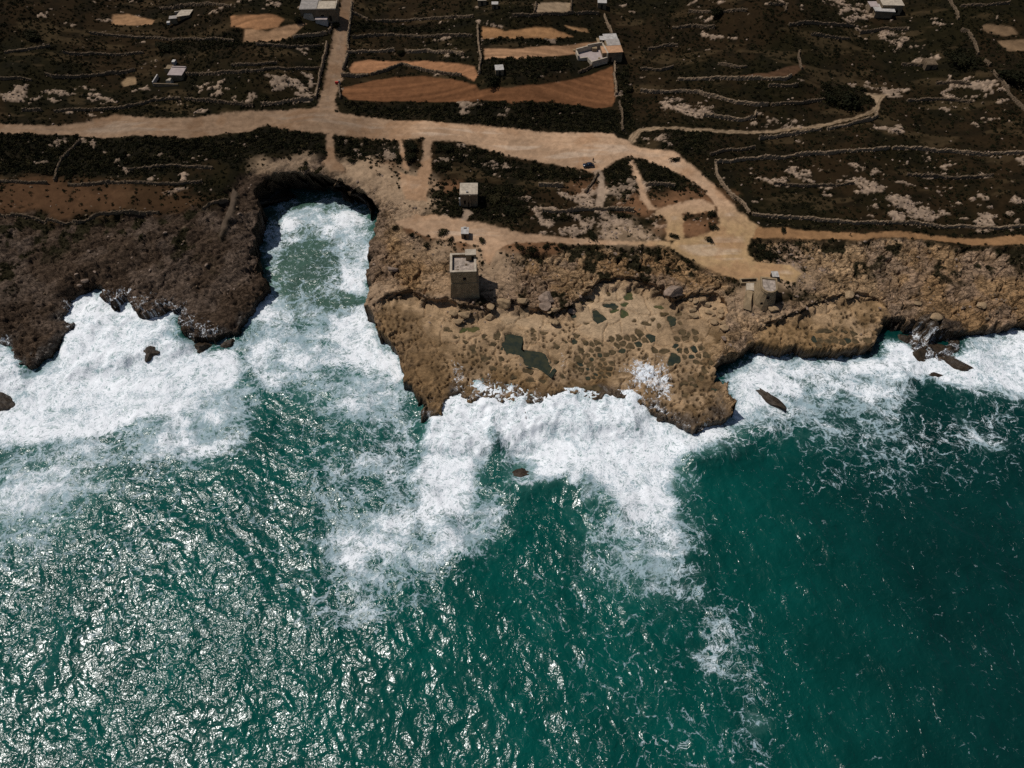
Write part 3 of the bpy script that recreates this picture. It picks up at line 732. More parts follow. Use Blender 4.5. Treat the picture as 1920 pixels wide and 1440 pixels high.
def ground_material():
    m = NT("ground"); p = m.pos()
    c = m.attr("base", False)
    n1 = m.noise(p, .42, 8, .66, .5); n2 = m.noise(p, 2.6, 4, .65)
    ro = m.mr(m.attr('rocky'), 0, 1, .42, 1.0)
    f = m.ma('ADD', 1.0, m.ma('MULTIPLY', ro, m.ma('ADD', m.mr(n1, .36, .64, -.40, .34, False), m.mr(n2, .36, .64, -.15, .15, False))))
    jn = m.vm('ADD', m.vm('MULTIPLY', p, (.55, 1, .8)), m.vm('SCALE', m.vm('SUBTRACT', m.noise(p, .5, 3, .5, col=True), (.5, .5, .5)), s=2.2))
    joint = m.ma('MULTIPLY', m.mr(m.voro(jn, .30, dims='3D'), 0, .05, 1, 0), m.attr('rocky'))
    joint2 = m.ma('MULTIPLY', m.mr(m.voro(jn, .72, dims='3D'), 0, .045, 1, 0), m.attr('rocky'))
    f = m.ma('MULTIPLY', f, m.ma('SUBTRACT', 1.0, m.ma('MULTIPLY', m.ma('MAXIMUM', joint, m.ma('MULTIPLY', joint2, .5)), .5)))
    c = m.scale_col(c, f)
    # foam left lying on the rock
    q = m.vm('MULTIPLY', p, (1, 1, 0))
    wq = m.vm('ADD', q, m.vm('SCALE', m.vm('SUBTRACT', m.noise(q, .5, 3, .5, col=True), (.5, .5, .5)), s=4.5))
    e = m.mr(m.voro(wq, .9), 0, .2, 1, 0)
    pat = m.ma('ADD', m.ma('MULTIPLY', e, .05), m.ma('MULTIPLY', m.noise(wq, .30, 9, .72, 1.6), .95))
    fl = m.attr("film")
    thr = m.ma('SUBTRACT', .66, m.ma('MULTIPLY', fl, .34))
    mask = m.ma('MULTIPLY', m.mr(pat, thr, m.ma('ADD', thr, .13)), m.mr(fl, .04, .2))
    c = m.mix(mask, c, C(.72, .75, .78))
    rg = m.noise(p, .55, 7, .62, .3, 'RIDGED_MULTIFRACTAL')
    h = m.ma('ADD', m.ma('ADD', n1, m.ma('MULTIPLY', n2, .35)), m.ma('MULTIPLY', m.ma('ADD', m.ma('MULTIPLY', m.ma('MULTIPLY', rg, m.attr('rocky')), .9), m.ma('MULTIPLY', m.ma('ADD', joint, joint2), 1.6)), -1.0))
    rough = m.mr(m.attr("wet"), 0, 1, .95, .5)
    return m.out(c, rough, m.bump(h, .9, .16), m.mr(m.attr('wet'), .2, 1, .03, .3))


MG = ground_material()


def sheet(name, code, label, cat, mat=MG):
    q = Q[qlab == code]
    if len(q) == 0: return None
    used, inv = np.unique(q, return_inverse=True)
    me = np_mesh(name, CO3[used], inv.reshape(-1, 4), smooth=code not in (1,))
    add_attr(me, "base", 'FLOAT_COLOR', CA[used]); add_attr(me, "film", 'FLOAT', FA[used]); add_attr(me, "wet", 'FLOAT', WA[used]); add_attr(me, "rocky", 'FLOAT', RA[used])
    me.materials.append(mat)
    o = bpy.data.objects.new(name, me); COL.objects.link(o)
    return tag(o, label, cat, kind='structure')


sheet("scrubland", 0, "dark scrubland terraces behind the rocky coast", "ground")
SHORE = sheet("rocky_shore", 1, "rough bare limestone shore and cliffs around the inlet", "rock")
SHELF_O = sheet("rock_shelf", 2, "smooth pale rock shelf with pools below the square tower", "rock shelf")
sheet("footpath", 3, "narrow pale footpaths worn through the scrub", "path")
sheet("farm_track", 4, "two-rut farm tracks running right through the scrub", "track")
sheet("dirt_road", 5, "wide pale dirt road along the coast with its sandy clearing", "road")
FL = {"large": "large brown ploughed field beside the dirt road junction", "wedge": "orange ploughed wedge field behind the large brown one", "upper strip": "long orange ploughed strip left of the diagonal wall", "stony strip": "stony orange strip of field beside the walled courtyard",
      "small wedge": "tiny orange wedge of tilled ground above the courtyard", "left upper": "orange ploughed plot left of the farmhouse by the road", "left lower": "pale tilled plot below the orange plot near the farmhouse", "pale walled": "pale walled rectangular plot near the top of the photo", "left tilled": "tilled patch left of the roofless shelter at upper left",
      "right upper": "upper of two brown plots in the top right corner", "right lower": "lower of two brown plots in the top right corner", "terrace": "dark brown curved terrace field right of centre", "earth plot": "small tan square plot left of the ruined farmstead"}
for k, (nm, _, _) in enumerate(FIELDS):
    sheet("ploughed_field", 10 + k, FL[nm], "field")

YARR, UARR = TY, TU


def hz(x, y):
    """height of the built ground under a point"""
    x, y = np.atleast_1d(f32(x)), np.atleast_1d(f32(y))
    j = np.clip(np.searchsorted(TY, y) - 1, 0, NY - 2)
    fy = np.clip((y - TY[j]) / (TY[j + 1] - TY[j]), 0, 1)
    u = x / halfwidth(TY[j] * (1 - fy) + TY[j + 1] * fy)
    i = np.clip(np.searchsorted(TU, u) - 1, 0, NX - 2)
    fx = np.clip((u - TU[i]) / (TU[i + 1] - TU[i]), 0, 1)
    a = H[j, i] * (1 - fx) + H[j, i + 1] * fx
    b = H[j + 1, i] * (1 - fx) + H[j + 1, i + 1] * fx
    return a * (1 - fy) + b * fy


def cell(x, y):
    j = np.clip(np.searchsorted(TY, y) - 1, 0, NY - 2)
    i = np.clip(np.searchsorted(TU, x / halfwidth(y)) - 1, 0, NX - 2)
    return j, i


def spot(px, py, z0=12.0):
    """point on the built ground seen at (px, py)"""
    z = z0
    for _ in range(14):
        x, y = P(px, py, z); z = .5 * z + .5 * float(hz(x, y)[0])
    return x, y, float(hz(x, y)[0])

# ------------------------------------------------------------------ sea
SY = f32([-4000, -1500, -500, -150, -60] + list(np.arange(-22, 150, .42)) + list(np.arange(150, 236, .6)))
SU = f32(np.concatenate([[-30, -8, -3, -1.6], np.linspace(-1, 1, 800), [1.6, 3, 8, 30]]))
sx = (SU[None, :] * (.722 * 1.16 * (np.clip(SY, 0, None) * CO + CAM_H * SI))[:, None]).astype(np.float32)
sy = np.repeat(SY[:, None], len(SU), 1).astype(np.float32)
a1, a2 = fbm(sx, sy, 12, 3, 301) - .5, fbm(sx, sy, 12, 3, 311) - .5
a3, a4 = fbm(sx, sy, 3.5, 3, 321) - .5, fbm(sx, sy, 3.5, 3, 331) - .5
fx_, fy_ = sx + a1 * 7 + a3 * 3, sy + a2 * 7 + a4 * 3
# (outline, height it was traced at, density, softness in m outward, inward)
FOAM = [
    ([(-400, 700), (0, 690), (60, 690), (110, 640), (128, 560), (180, 540), (245, 552), (340, 585), (345, 620), (400, 648), (450, 640), (462, 680), (440, 730), (390, 760), (330, 790), (250, 790), (190, 820), (90, 845), (0, 850), (-400, 860)], .5, 1.05, 4, 6),
    ([(-400, 840), (0, 840), (200, 800), (400, 760), (450, 800), (430, 850), (330, 880), (250, 880), (170, 930), (120, 1000), (0, 1040), (-400, 1100)], 0, .60, 8, 8),
    ([(0, 860), (180, 840), (200, 880), (120, 930), (80, 990), (0, 1020), (-300, 1040), (-300, 860)], 0, .74, 8, 8),
    ([(520, 400), (560, 388), (600, 384), (690, 392), (705, 420), (705, 520), (690, 560), (640, 560), (628, 500), (618, 450), (580, 430), (530, 430)], 0, .84, 4, 5),
    ([(480, 360), (700, 360), (700, 400), (480, 400)], 0, .5, 4, 4),
    ([(480, 400), (640, 400), (640, 560), (490, 560)], 0, .46, 4, 6),
    ([(450, 610), (500, 530), (540, 545), (600, 560), (690, 560), (700, 600), (740, 660), (770, 720), (790, 770), (740, 760), (690, 740), (640, 700), (580, 690), (520, 660), (470, 640)], 0, .66, 5, 6),
    ([(600, 570), (690, 570), (740, 660), (776, 730), (740, 740), (690, 700), (640, 660), (600, 640)], 0, .98, 4, 6),
    ([(470, 660), (620, 690), (760, 760), (800, 800), (760, 800), (640, 760), (500, 740), (460, 700)], 0, .46, 8, 8),
    ([(600, 790), (780, 790), (780, 900), (760, 1000), (640, 1040), (590, 980), (580, 880)], 0, .33, 8, 8),
    ([(790, 790), (830, 740), (900, 712), (960, 725), (1080, 726), (1190, 726), (1290, 800), (1375, 795), (1350, 850), (1290, 868), (1285, 940), (1275, 995), (1210, 985), (1150, 955), (1100, 925), (1060, 905), (1010, 905), (955, 925), (960, 900), (945, 840), (920, 820), (910, 900), (900, 960), (850, 985), (790, 960), (770, 900), (790, 850)], .6, 1.08, 3.5, 6),
    ([(770, 950), (900, 940), (960, 930), (972, 980), (960, 1005), (900, 1050), (870, 1055), (810, 1030), (770, 990)], 0, .72, 4, 6),
    ([(590, 960), (770, 960), (840, 1040), (820, 1080), (740, 1120), (640, 1090), (590, 1030)], 0, .44, 10, 8),
    ([(1110, 960), (1200, 980), (1290, 980), (1290, 1060), (1280, 1110), (1220, 1110), (1150, 1080), (1100, 1020)], 0, .55, 6, 6),
    ([(1280, 860), (1310, 900), (1310, 1000), (1290, 1100), (1340, 1160), (1380, 1240), (1330, 1250), (1290, 1150), (1280, 1000)], 0, .40, 6, 6),
    ([(1280, 1080), (1350, 1120), (1420, 1200), (1460, 1300), (1430, 1440), (1340, 1440), (1330, 1300), (1290, 1180)], 0, .26, 10, 10),
    ([(1280, 870), (1290, 790), (1372, 770), (1350, 700), (1380, 680), (1410, 650), (1440, 655), (1480, 690), (1560, 690), (1650, 668), (1690, 650), (1780, 690), (1830, 620), (1920, 610), (2300, 600), (2300, 790), (1920, 755), (1840, 748), (1790, 735), (1740, 715), (1680, 722), (1600, 716), (1540, 740), (1490, 760), (1430, 800), (1390, 850), (1330, 862)], .3, .86, 4, 7),
    ([(1660, 640), (1800, 660), (1920, 620), (2300, 610), (2300, 770), (1920, 745), (1800, 730), (1700, 700), (1650, 690)], .3, 1.05, 3, 5),
    ([(1370, 690), (1440, 665), (1500, 700), (1470, 760), (1400, 820), (1330, 855), (1290, 850), (1370, 790)], .3, .98, 3, 5),
    ([(1420, 750), (1560, 730), (1700, 730), (1720, 790), (1680, 830), (1560, 830), (1450, 840)], 0, .46, 8, 8),
    ([(1440, 820), (1560, 820), (1740, 780), (1900, 760), (1920, 860), (1780, 900), (1620, 920), (1500, 900)], 0, .24, 10, 8),
    ([(1810, 780), (1830, 800), (1860, 835), (1900, 840), (1880, 850), (1850, 845), (1825, 815)], 0, .62, 3, 3),
    ([(440, 620), (520, 560), (690, 570), (760, 690), (800, 800), (790, 860), (700, 820), (600, 790), (520, 760), (460, 720)], 0, .62, 8, 9),
    ([(480, 690), (620, 700), (770, 780), (790, 870), (770, 980), (660, 960), (600, 880), (520, 800)], 0, .42, 10, 9),
    ([(330, 640), (460, 650), (470, 740), (455, 830), (400, 870), (300, 880), (240, 860)], 0, .70, 8, 9),
    ([(590, 940), (770, 930), (850, 1050), (800, 1090), (700, 1110), (620, 1060)], 0, .56, 8, 9),
    ([(1090, 960), (1290, 960), (1300, 1110), (1260, 1140), (1180, 1110), (1110, 1060)], 0, .62, 8, 8),
    ([(1400, 690), (1700, 680), (1720, 760), (1640, 800), (1500, 800), (1400, 830)], 0, .62, 8, 9),
    ([(500, 370), (700, 370), (700, 560), (490, 560)], 0, .40, 3, 6),
    ([(-300, 850), (200, 850), (280, 900), (160, 980), (60, 1050), (-300, 1120)], 0, .62, 10, 10),
    ([(-200, 615), (28, 625), (34, 700), (0, 745), (-200, 770)], .5, .95, 3, 4),
    ([(1395, 668), (1440, 655), (1540, 676), (1650, 668), (1660, 700), (1540, 712), (1400, 700)], .2, .84, 4, 5),
    ([(540, 1090), (800, 1060), (820, 1130), (680, 1180), (560, 1160)], 0, .28, 10, 8),
    ([(-400, 1020), (300, 860), (600, 760), (760, 1000), (700, 1150), (300, 1200), (-400, 1300)], 0, .16, 25, 20),
    ([(1000, 1040), (1300, 1100), (1420, 1440), (1200, 1440), (1000, 1200)], 0, .14, 20, 15),
    ([(1400, 1350), (1420, 1330), (1425, 1340), (1405, 1365)], 0, .7, 2, 2), ([(1295, 1225), (1345, 1235), (1370, 1270), (1330, 1260)], 0, .5, 3, 3),
]
HOLES = [([(975, 925), (1010, 912), (1060, 908), (1105, 938), (1112, 970), (1100, 1030), (1050, 1050), (990, 1040), (968, 1000), (972, 950)], .95, 1.5), ([(948, 868), (955, 850), (1000, 850), (1015, 868), (990, 905), (955, 912)], .5, 1.5), ([(530, 450), (600, 440), (625, 490), (615, 540), (550, 545), (515, 500)], .62, 5), ([(480, 740), (560, 740), (700, 800), (720, 840), (640, 850), (560, 810), (470, 800)], .55, 7), ([(1390, 845), (1500, 790), (1560, 860), (1440, 900)], .6, 6), ([(480, 340), (640, 340), (640, 372), (520, 385), (500, 440), (475, 470)], .45, 3)]
foam = np.zeros_like(sx); aer = np.zeros_like(sx)
for p, z, d, so, si_ in FOAM:
    s = sdf(fx_, fy_, Ps(p, z), 40)
    foam = np.maximum(foam, d * sstep(-so, si_, s))
    aer = np.maximum(aer, d * sstep(-so * 2.4 - 3, si_ * 2, s))
for p, k, w in HOLES:
    foam = foam * (1 - k * sstep(-w, w, sdf(fx_, fy_, Ps(p, 0), 30)))
foam = foam + ((fbm(sx, sy, 14, 3, 351) - .5) * .72 + (fbm(fx_, fy_ * 1.8, 7, 4, 353) - .5) * .66) * sstep(.05, .4, foam) * (.62 + .38 * sstep(1.12, .7, foam))
foam = np.minimum(foam, .93)
foam = np.maximum(foam, .03 + (fbm(sx, sy, 30, 3, 361) - .5) * .22 - .10 * sstep(20, 90, sx))

cs = sdf(sx, sy, COASTW, 60)
# swell and chop, running in from the lower left
def chop(wl, ang, stretch, seed):
    c, s = math.cos(ang), math.sin(ang)
    return ridged((sx * c + sy * s), (-sx * s + sy * c) / stretch, wl, 2, seed) - .5


hsea = (fbm(sx, sy, 34, 2, 371) - .5) * 1.5 + chop(27, .75, 2.6, 377) * 1.1 + chop(13, .6, 1.7, 381) * .65 + chop(5.2, .9, 1.5, 391) * .42 + chop(2.3, .5, 1.4, 401) * .22
calm = sstep(1, -6, cs)
fm = np.clip(foam, 0, 1)
bil = fbm(fx_, fy_, 4.5, 4, 411); bil2 = ridged(fx_, fy_, 2.2, 3, 421)
hsea = hsea * (.65 + .35 * calm) + sstep(.55, 1.0, fm) * ((bil - .35) * .75 + (bil2 - .4) * .10)
RUN = [([(795, 800), (830, 735), (900, 706), (960, 718), (1000, 735), (1080, 720), (1130, 745), (1180, 720), (1215, 760), (1200, 800), (1000, 810), (820, 830)], 3.0, 3.2), ([(110, 640), (128, 550), (180, 532), (250, 545), (345, 580), (350, 640), (230, 680), (130, 690)], 3.0, 2.4), ([(1660, 670), (1690, 630), (1720, 690), (1700, 720)], 2.0, 1.0), ([(1820, 640), (1850, 615), (2000, 610), (2000, 680), (1840, 680)], 2.0, 1.5), ([(-100, 630), (28, 630), (28, 710), (-100, 730)], 2.0, 1.8)]
for p, z, amp in RUN:
    hsea = hsea + amp * sstep(-4.5, 2.5, sdf(fx_, fy_, Ps(p, z))) * (.65 + .6 * bil)
# steep crests of the breaking waves
for line, z, amp, w in (([(925, 820), (938, 860), (950, 905)], 0, 1.4, 3), ([(975, 915), (1010, 900), (1060, 895), (1110, 925), (1160, 950)], 0, 2.0, 4), ([(870, 1050), (930, 1030), (965, 1000)], 0, .8, 3), ([(1320, 860), (1380, 850), (1440, 800)], 0, 1.2, 4), ([(1280, 850), (1300, 862), (1350, 858)], 0, 1.0, 3), ([(1700, 720), (1780, 735), (1860, 752), (1960, 765)], 0, 1.2, 4), ([(780, 880), (800, 940), (840, 985)], 0, 1.0, 4)):
    hsea = hsea + amp * np.exp(-(pdist(sx + a3 * 2, sy + a4 * 2, Ps(line, z), 25) / w) ** 2)
sidx = np.arange(sx.size, dtype=np.int64).reshape(sx.shape)
SQ = np.stack([sidx[:-1, :-1], sidx[:-1, 1:], sidx[1:, 1:], sidx[1:, :-1]], -1).reshape(-1, 4)
SQ = SQ[(cs.ravel()[SQ].min(1) < 9)]
used, inv = np.unique(SQ, return_inverse=True)
me = np_mesh("sea", np.stack([sx.ravel(), sy.ravel(), hsea.ravel()], 1)[used], inv.reshape(-1, 4))
inlet = sstep(3, -3, -sdf(sx, sy, Ps([(470, 330), (710, 330), (700, 600), (440, 620)], 0), 30) * -1)
add_attr(me, "foam", 'FLOAT', foam.ravel()[used]); add_attr(me, "aer", 'FLOAT', np.clip(aer, 0, 1).ravel()[used])
silt = sstep(-6, 10, sdf(sx, sy, Ps([(480, 360), (705, 360), (700, 600), (470, 620)], 0), 40))
add_attr(me, "silt", 'FLOAT', silt.ravel()[used])
deep = sstep(10, 120, sx) * .75 + sstep(70, 130, sx) * .35
add_attr(me, "deep", 'FLOAT', np.clip(deep, 0, 1).ravel()[used])


def sea_material():
    m = NT("sea_water"); p = m.pos((1, 1, 0))
    warp = m.vm('SCALE', m.vm('SUBTRACT', m.noise(p, .09, 4, .55, col=True), (.5, .5, .5)), s=11.0)
    q = m.vm('ADD', p, warp)
    warp2 = m.vm('SCALE', m.vm('SUBTRACT', m.noise(q, .42, 3, .55, col=True), (.5, .5, .5)), s=2.6)
    q2 = m.vm('ADD', q, warp2)
    st = m.vm('ADD', m.vm('MULTIPLY', q2, (.45, 1.0, 0)), m.vm('SCALE', m.vm('SUBTRACT', m.noise(p, .16, 3, .5, col=True), (.5, .5, .5)), s=7.0))
    ns = m.noise(st, .55, 7, .62, 1.2)                            # drawn-out wisps
    e1 = m.mr(m.voro(q2, .20), 0, .20, 1, 0)
    e2 = m.mr(m.voro(q2, .52), 0, .20, 1, 0)
    e3 = m.mr(m.voro(q2, 1.25), 0, .25, 1, 0)
    n1 = m.noise(q2, .30, 6, .64)
    n2 = m.noise(q2, 1.6, 6, .70)
    pat = m.ma('ADD', m.ma('MULTIPLY', e1, .12), m.ma('MULTIPLY', e2, .12))
    pat = m.ma('ADD', pat, m.ma('MULTIPLY', e3, .06))
    pat = m.ma('ADD', pat, m.ma('MULTIPLY', n1, .30))
    pat = m.ma('ADD', pat, m.ma('MULTIPLY', ns, .34))
    pat = m.ma('ADD', pat, m.ma('MULTIPLY', n2, .13))
    pat = m.ma('ADD', pat, .035)          # about .25 .. .85
    nf = m.noise(st, .62, 4, .55, 1.8)
    fil = m.ma('POWER', m.ma('SUBTRACT', 1.0, m.ma('ABSOLUTE', m.ma('SUBTRACT', m.ma('MULTIPLY', nf, 11.0), 5.5), None), None, True), 1.5)
    nf2 = m.noise(q2, .42, 4, .55, 2.2)
    fil2 = m.ma('POWER', m.ma('SUBTRACT', 1.0, m.ma('ABSOLUTE', m.ma('SUBTRACT', m.ma('MULTIPLY', nf2, 10.0), 5.0), None), None, True), 1.5)
    fils = m.ma('MAXIMUM', fil, fil2)
    pat = m.ma('ADD', m.ma('MULTIPLY', pat, .85), m.ma('MULTIPLY', fils, .15))
    fo = m.attr("foam")
    thr = m.ma('ADD', .362, m.ma('MULTIPLY', m.ma('POWER', m.ma('SUBTRACT', 1.0, m.ma('DIVIDE', fo, .95), None, True), 1.9), .33))
    mask = m.mr(pat, thr, m.ma('ADD', thr, .15))
    haze = m.mr(m.ma('ADD', m.ma('MULTIPLY', n1, .7), m.attr("aer")), .55, 1.5)      # bubbles below the surface
    deepc = m.mix(m.attr("deep"), C(.0005, .056, .044), C(.0010, .026, .022))
    water = m.mix(haze, deepc, C(.085, .190, .165))
    water = m.mix(m.ma('MULTIPLY', m.attr("silt"), .8), water, C(.060, .105, .075))
    big = m.noise(p, .05, 4, .6)
    water = m.scale_col(water, m.mr(big, .3, .7, .75, 1.25, False))
    sw = m.noise(st, .11, 3, .55, 1.0)
    white = m.mix(m.mr(m.ma('ADD', m.ma('ADD', m.ma('MULTIPLY', sw, .55), m.ma('MULTIPLY', n1, .40)), m.ma('ADD', m.ma('MULTIPLY', fils, .20), m.ma('MULTIPLY', m.ma('ADD', m.ma('MULTIPLY', n2, .45), m.ma('MULTIPLY', m.ma('POWER', m.attr('foam'), 2.0), .92)), .35))), .72, .98), C(.27, .36, .39), C(.83, .845, .86))
    veil = m.ma('MULTIPLY', m.mr(m.ma('ADD', fo, m.ma('MULTIPLY', m.ma('SUBTRACT', ns, .5), 1.6)), .32, 1.0), .60)
    water = m.mix(veil, water, C(.50, .57, .58))
    col = m.mix(mask, water, white)
    # ripples
    r1 = m.noise(p, .22, 3, .55, .5); r2 = m.noise(p, .80, 2.5, .55, .9)
    h = m.ma('ADD', m.ma('MULTIPLY', r1, .70), m.ma('MULTIPLY', r2, m.mr(m.noise(p, .035, 3, .6), .35, .65, .10, .29)))
    fq = m.mr(fo, .35, .85)
    h = m.ma('ADD', m.ma('MULTIPLY', h, m.mr(fq, 0, 1, 1, .3)), m.ma('MULTIPLY', n1, m.ma('MULTIPLY', fq, .42)))
    nrm = m.bump(h, 1.0, 1.0)
    m.b.inputs["IOR"].default_value = 1.333
    return m.out(col, m.mr(mask, 0, .8, .20, .9), nrm, m.mr(mask, 0, .8, .5, .1))


MSEA = sea_material()
me.materials.append(MSEA)
SEA = bpy.data.objects.new("sea", me); COL.objects.link(SEA)
tag(SEA, "teal sea with white breaking surf against the rocks", "sea", kind='structure')

# ------------------------------------------------------------------ water in the pools and pans
def pool_material(name, c1, c2):
    m = NT(name); p = m.pos()
    n = m.noise(p, .5, 4, .6)
    m.b.inputs["IOR"].default_value = 1.333
    return m.out(m.mix(m.mr(n, .35, .65), C(*c1), C(*c2)), .12, m.bump(m.noise(p, 1.6, 3), .25, .15), .5)


MP1 = pool_material("pool_water", (.020, .026, .019), (.040, .040, .022))
MP2 = pool_material("green_pool_water", (.045, .055, .022), (.085, .075, .030))
MP3 = pool_material("pan_brine", (.045, .034, .017), (.105, .072, .036))


def sheet_poly(name, pts, z, mat, parent):
    c = pts.mean(0)
    pts = c + (pts - c) * 1.16
    n = len(pts)
    me = bpy.data.meshes.new(name)
    me.from_pydata([(c[0], c[1], z)] + [(a, b, z) for a, b in pts], [], [(0, k + 1, (k + 1) % n + 1) for k in range(n)])
    me.materials.append(mat)
    o = bpy.data.objects.new(name, me); COL.objects.link(o); o.parent = parent
    if me.polygons[0].normal.z < 0: me.flip_normals()
    return o


for k, (pts, lev) in enumerate(pool_polys):
    sheet_poly("rock_pool", pts, lev, MP2 if k in (1, 2, 21, 20, 24, 25, 26) else MP1 if (k in (17, 18, 19, 29, 39, 40, 52) or k == len(pool_polys) - 1) else MP3, SHELF_O)
for k, (pts, lev) in enumerate(pan_polys):
    sheet_poly("salt_pan", pts, lev - .05, MP3 if k % 5 else MP1, SHELF_O)

# ------------------------------------------------------------------ shared shapes
def from_lists(name, v, f, mat, parent=None, smooth=False):
    me = bpy.data.meshes.new(name); me.from_pydata(v, [], f)
    if smooth:
        for p in me.polygons: p.use_smooth = True
    me.materials.append(mat)
    o = bpy.data.objects.new(name, me); COL.objects.link(o)
    if parent is not None: o.parent = parent
    return o


def empty(name, loc, rz=0.0):
    o = bpy.data.objects.new(name, None); COL.objects.link(o)
    o.location = loc; o.rotation_euler = (0, 0, rz); o.empty_display_size = .5
    return o


class MB:
    """collects solids in one mesh"""
    def __init__(self): self.v, self.f = [], []

    def frus(self, bot, top, z0, z1):
        n = len(bot); b = len(self.v)
        self.v += [(x, y, z0) for x, y in bot] + [(x, y, z1) for x, y in top]
        self.f += [tuple(range(b + n - 1, b - 1, -1)), tuple(range(b + n, b + 2 * n))]
        self.f += [(b + k, b + (k + 1) % n, b + n + (k + 1) % n, b + n + k) for k in range(n)]
        return self

    def box(self, x0, x1, y0, y1, z0, z1):
        r = [(x0, y0), (x1, y0), (x1, y1), (x0, y1)]
        return self.frus(r, r, z0, z1)

    def wall_open(self, x0, x1, z0, z1, y0, y1, opens):
        """a wall in the x/z plane, y0..y1 thick, with rectangular openings (xa, xb, za, zb)"""
        xs = sorted({x0, x1} | {a for o in opens for a in o[:2]}); zs = sorted({z0, z1} | {a for o in opens for a in o[2:]})
        for a, b in zip(xs[:-1], xs[1:]):
            for c, d in zip(zs[:-1], zs[1:]):
                if not any(o[0] <= a and b <= o[1] and o[2] <= c and d <= o[3] for o in opens):
                    self.box(a, b, y0, y1, c, d)
        return self

    def build(self, name, mat, parent=None): return from_lists(name, self.v, self.f, mat, parent)


M_STONE = plain("limestone_masonry", (.265, .190, .112), .35, .6, .92, .12)
M_STONE_D = plain("dark_masonry", (.185, .135, .085), .35, .7, .92, .12)
M_ROOF = plain("pale_roof_screed", (.40, .33, .25), .35, .8, .9, .05)
M_ROOFST = plain("stained_roof", (.33, .265, .215), .6, .9, .9, .06)
M_WHITE = plain("whitewash", (.40, .365, .33), .35, 1.0, .85, .04)
M_CONC = plain("concrete", (.31, .27, .235), .3, .9, .9, .05)
M_PINK = plain("pinkish_screed", (.34, .275, .25), .2, .7, .9, .04)
M_TERRA = plain("terracotta_screed", (.40, .225, .125), .3, .8, .9, .05)
M_WOOD = plain("dark_timber", (.035, .028, .022), .3, 3, .8, .03)
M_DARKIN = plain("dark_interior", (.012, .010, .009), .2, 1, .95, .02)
M_BLUE = plain("blue_paint", (.03, .05, .10), .3, 3, .6, .02)
M_RUBBLE = plain("rubble_stone", (.235, .165, .105), .5, 1.8, .95, .3)
M_RUBBLE_D = plain("weathered_rubble_stone", (.140, .098, .062), .5, 1.8, .95, .3)
M_ROCK = plain("loose_limestone", (.30, .205, .118), .4, .9, .93, .25)
M_ROCKP = plain("pinkish_limestone", (.25, .180, .135), .5, .8, .93, .35)
M_WETROCK = plain("wet_dark_rock", (.038, .025, .014), .6, .8, .55, .4, .25)
M_RED = plain("red_paint", (.42, .035, .03), .3, 3, .6, .02)

# ------------------------------------------------------------------ dry stone walls
def stone_wall(pts, label, h=1.25, w=.85, mat=None, group=None, fn=None):
    """a rubble wall along surveyed points: ragged top, leaning stones"""
    wp = [fn(*p)[:2] if fn else spot(*p)[:2] for p in pts]
    seg = []
    for a, b in zip(wp[:-1], wp[1:]):
        L_ = math.hypot(b[0] - a[0], b[1] - a[1]); n = max(1, int(L_ / .62))
        seg += [(a[0] + (b[0] - a[0]) * k / n, a[1] + (b[1] - a[1]) * k / n) for k in range(n)]
    seg.append(wp[-1])
    S = np.array(seg); n = len(S)
    if n < 2: return
    T = np.gradient(S, axis=0); T /= np.linalg.norm(T, axis=1)[:, None] + 1e-6
    N = np.stack([-T[:, 1], T[:, 0]], 1)
    r = np.random.default_rng(int(abs(pts[0][0] * 7 + pts[0][1] * 13)) + 1)
    S = S + N * ((fbm(f32(S[:, 0]), f32(S[:, 1]), 7, 2, 3) - .5) * 1.3)[:, None]
    z = hz(S[:, 0], S[:, 1])
    hh = h * (.55 + .9 * fbm(f32(S[:, 0]), f32(S[:, 1]), 6, 3, 13)) * r.uniform(.85, 1.15, n)
    prof = [(-.62, -.6), (-.5, .45), (-.38, .9), (-.1, 1.08), (.16, 1.0), (.40, .88), (.5, .4), (.62, -.6)]
    k = len(prof); v = []
    for i in range(n):
        for (a, b) in prof:
            j1, j2 = r.uniform(-.10, .10), r.uniform(-.13, .13)
            off = a * w + j1
            hgt = b * hh[i] * (1 + (j2 if b > .3 else 0))
            v.append((S[i, 0] + N[i, 0] * off, S[i, 1] + N[i, 1] * off, float(z[i]) + hgt))
    f = [(i * k + j, i * k + j + 1, (i + 1) * k + j + 1, (i + 1) * k + j) for i in range(n - 1) for j in range(k - 1)]
    f += [tuple(range(k - 1, -1, -1)), tuple((n - 1) * k + j for j in range(k))]
    # coping stones and tumbled stones along the foot
    for i in range(n):
        for q in range(2):
            if r.random() < .55:
                on_top = q == 0
                off = r.uniform(-.3, .3) * w if on_top else r.choice([-1, 1]) * w * r.uniform(.6, 1.1)
                cx, cy = S[i, 0] + N[i, 0] * off, S[i, 1] + N[i, 1] * off
                cz = float(z[i]) + (hh[i] * .98 if on_top else .08)
                s = r.uniform(.16, .34); b = len(v)
                a0 = r.uniform(0, 3)
                for zz, sc in ((-.5, 1), (.5, .75)):
                    for c in range(4):
                        an = a0 + c * math.pi / 2
                        v.append((cx + s * sc * math.cos(an) * r.uniform(.8, 1.3), cy + s * sc * math.sin(an) * r.uniform(.8, 1.3), cz + zz * s * 1.1))
                f += [(b + 4, b + 5, b + 6, b + 7)] + [(b + c, b + (c + 1) % 4, b + 4 + (c + 1) % 4, b + 4 + c) for c in range(4)]
    o = from_lists("dry_stone_wall", v, f, mat or M_RUBBLE)
    me = o.data
    return tag(o, label, "stone wall", group or "dry stone walls on the terraces", "thing")


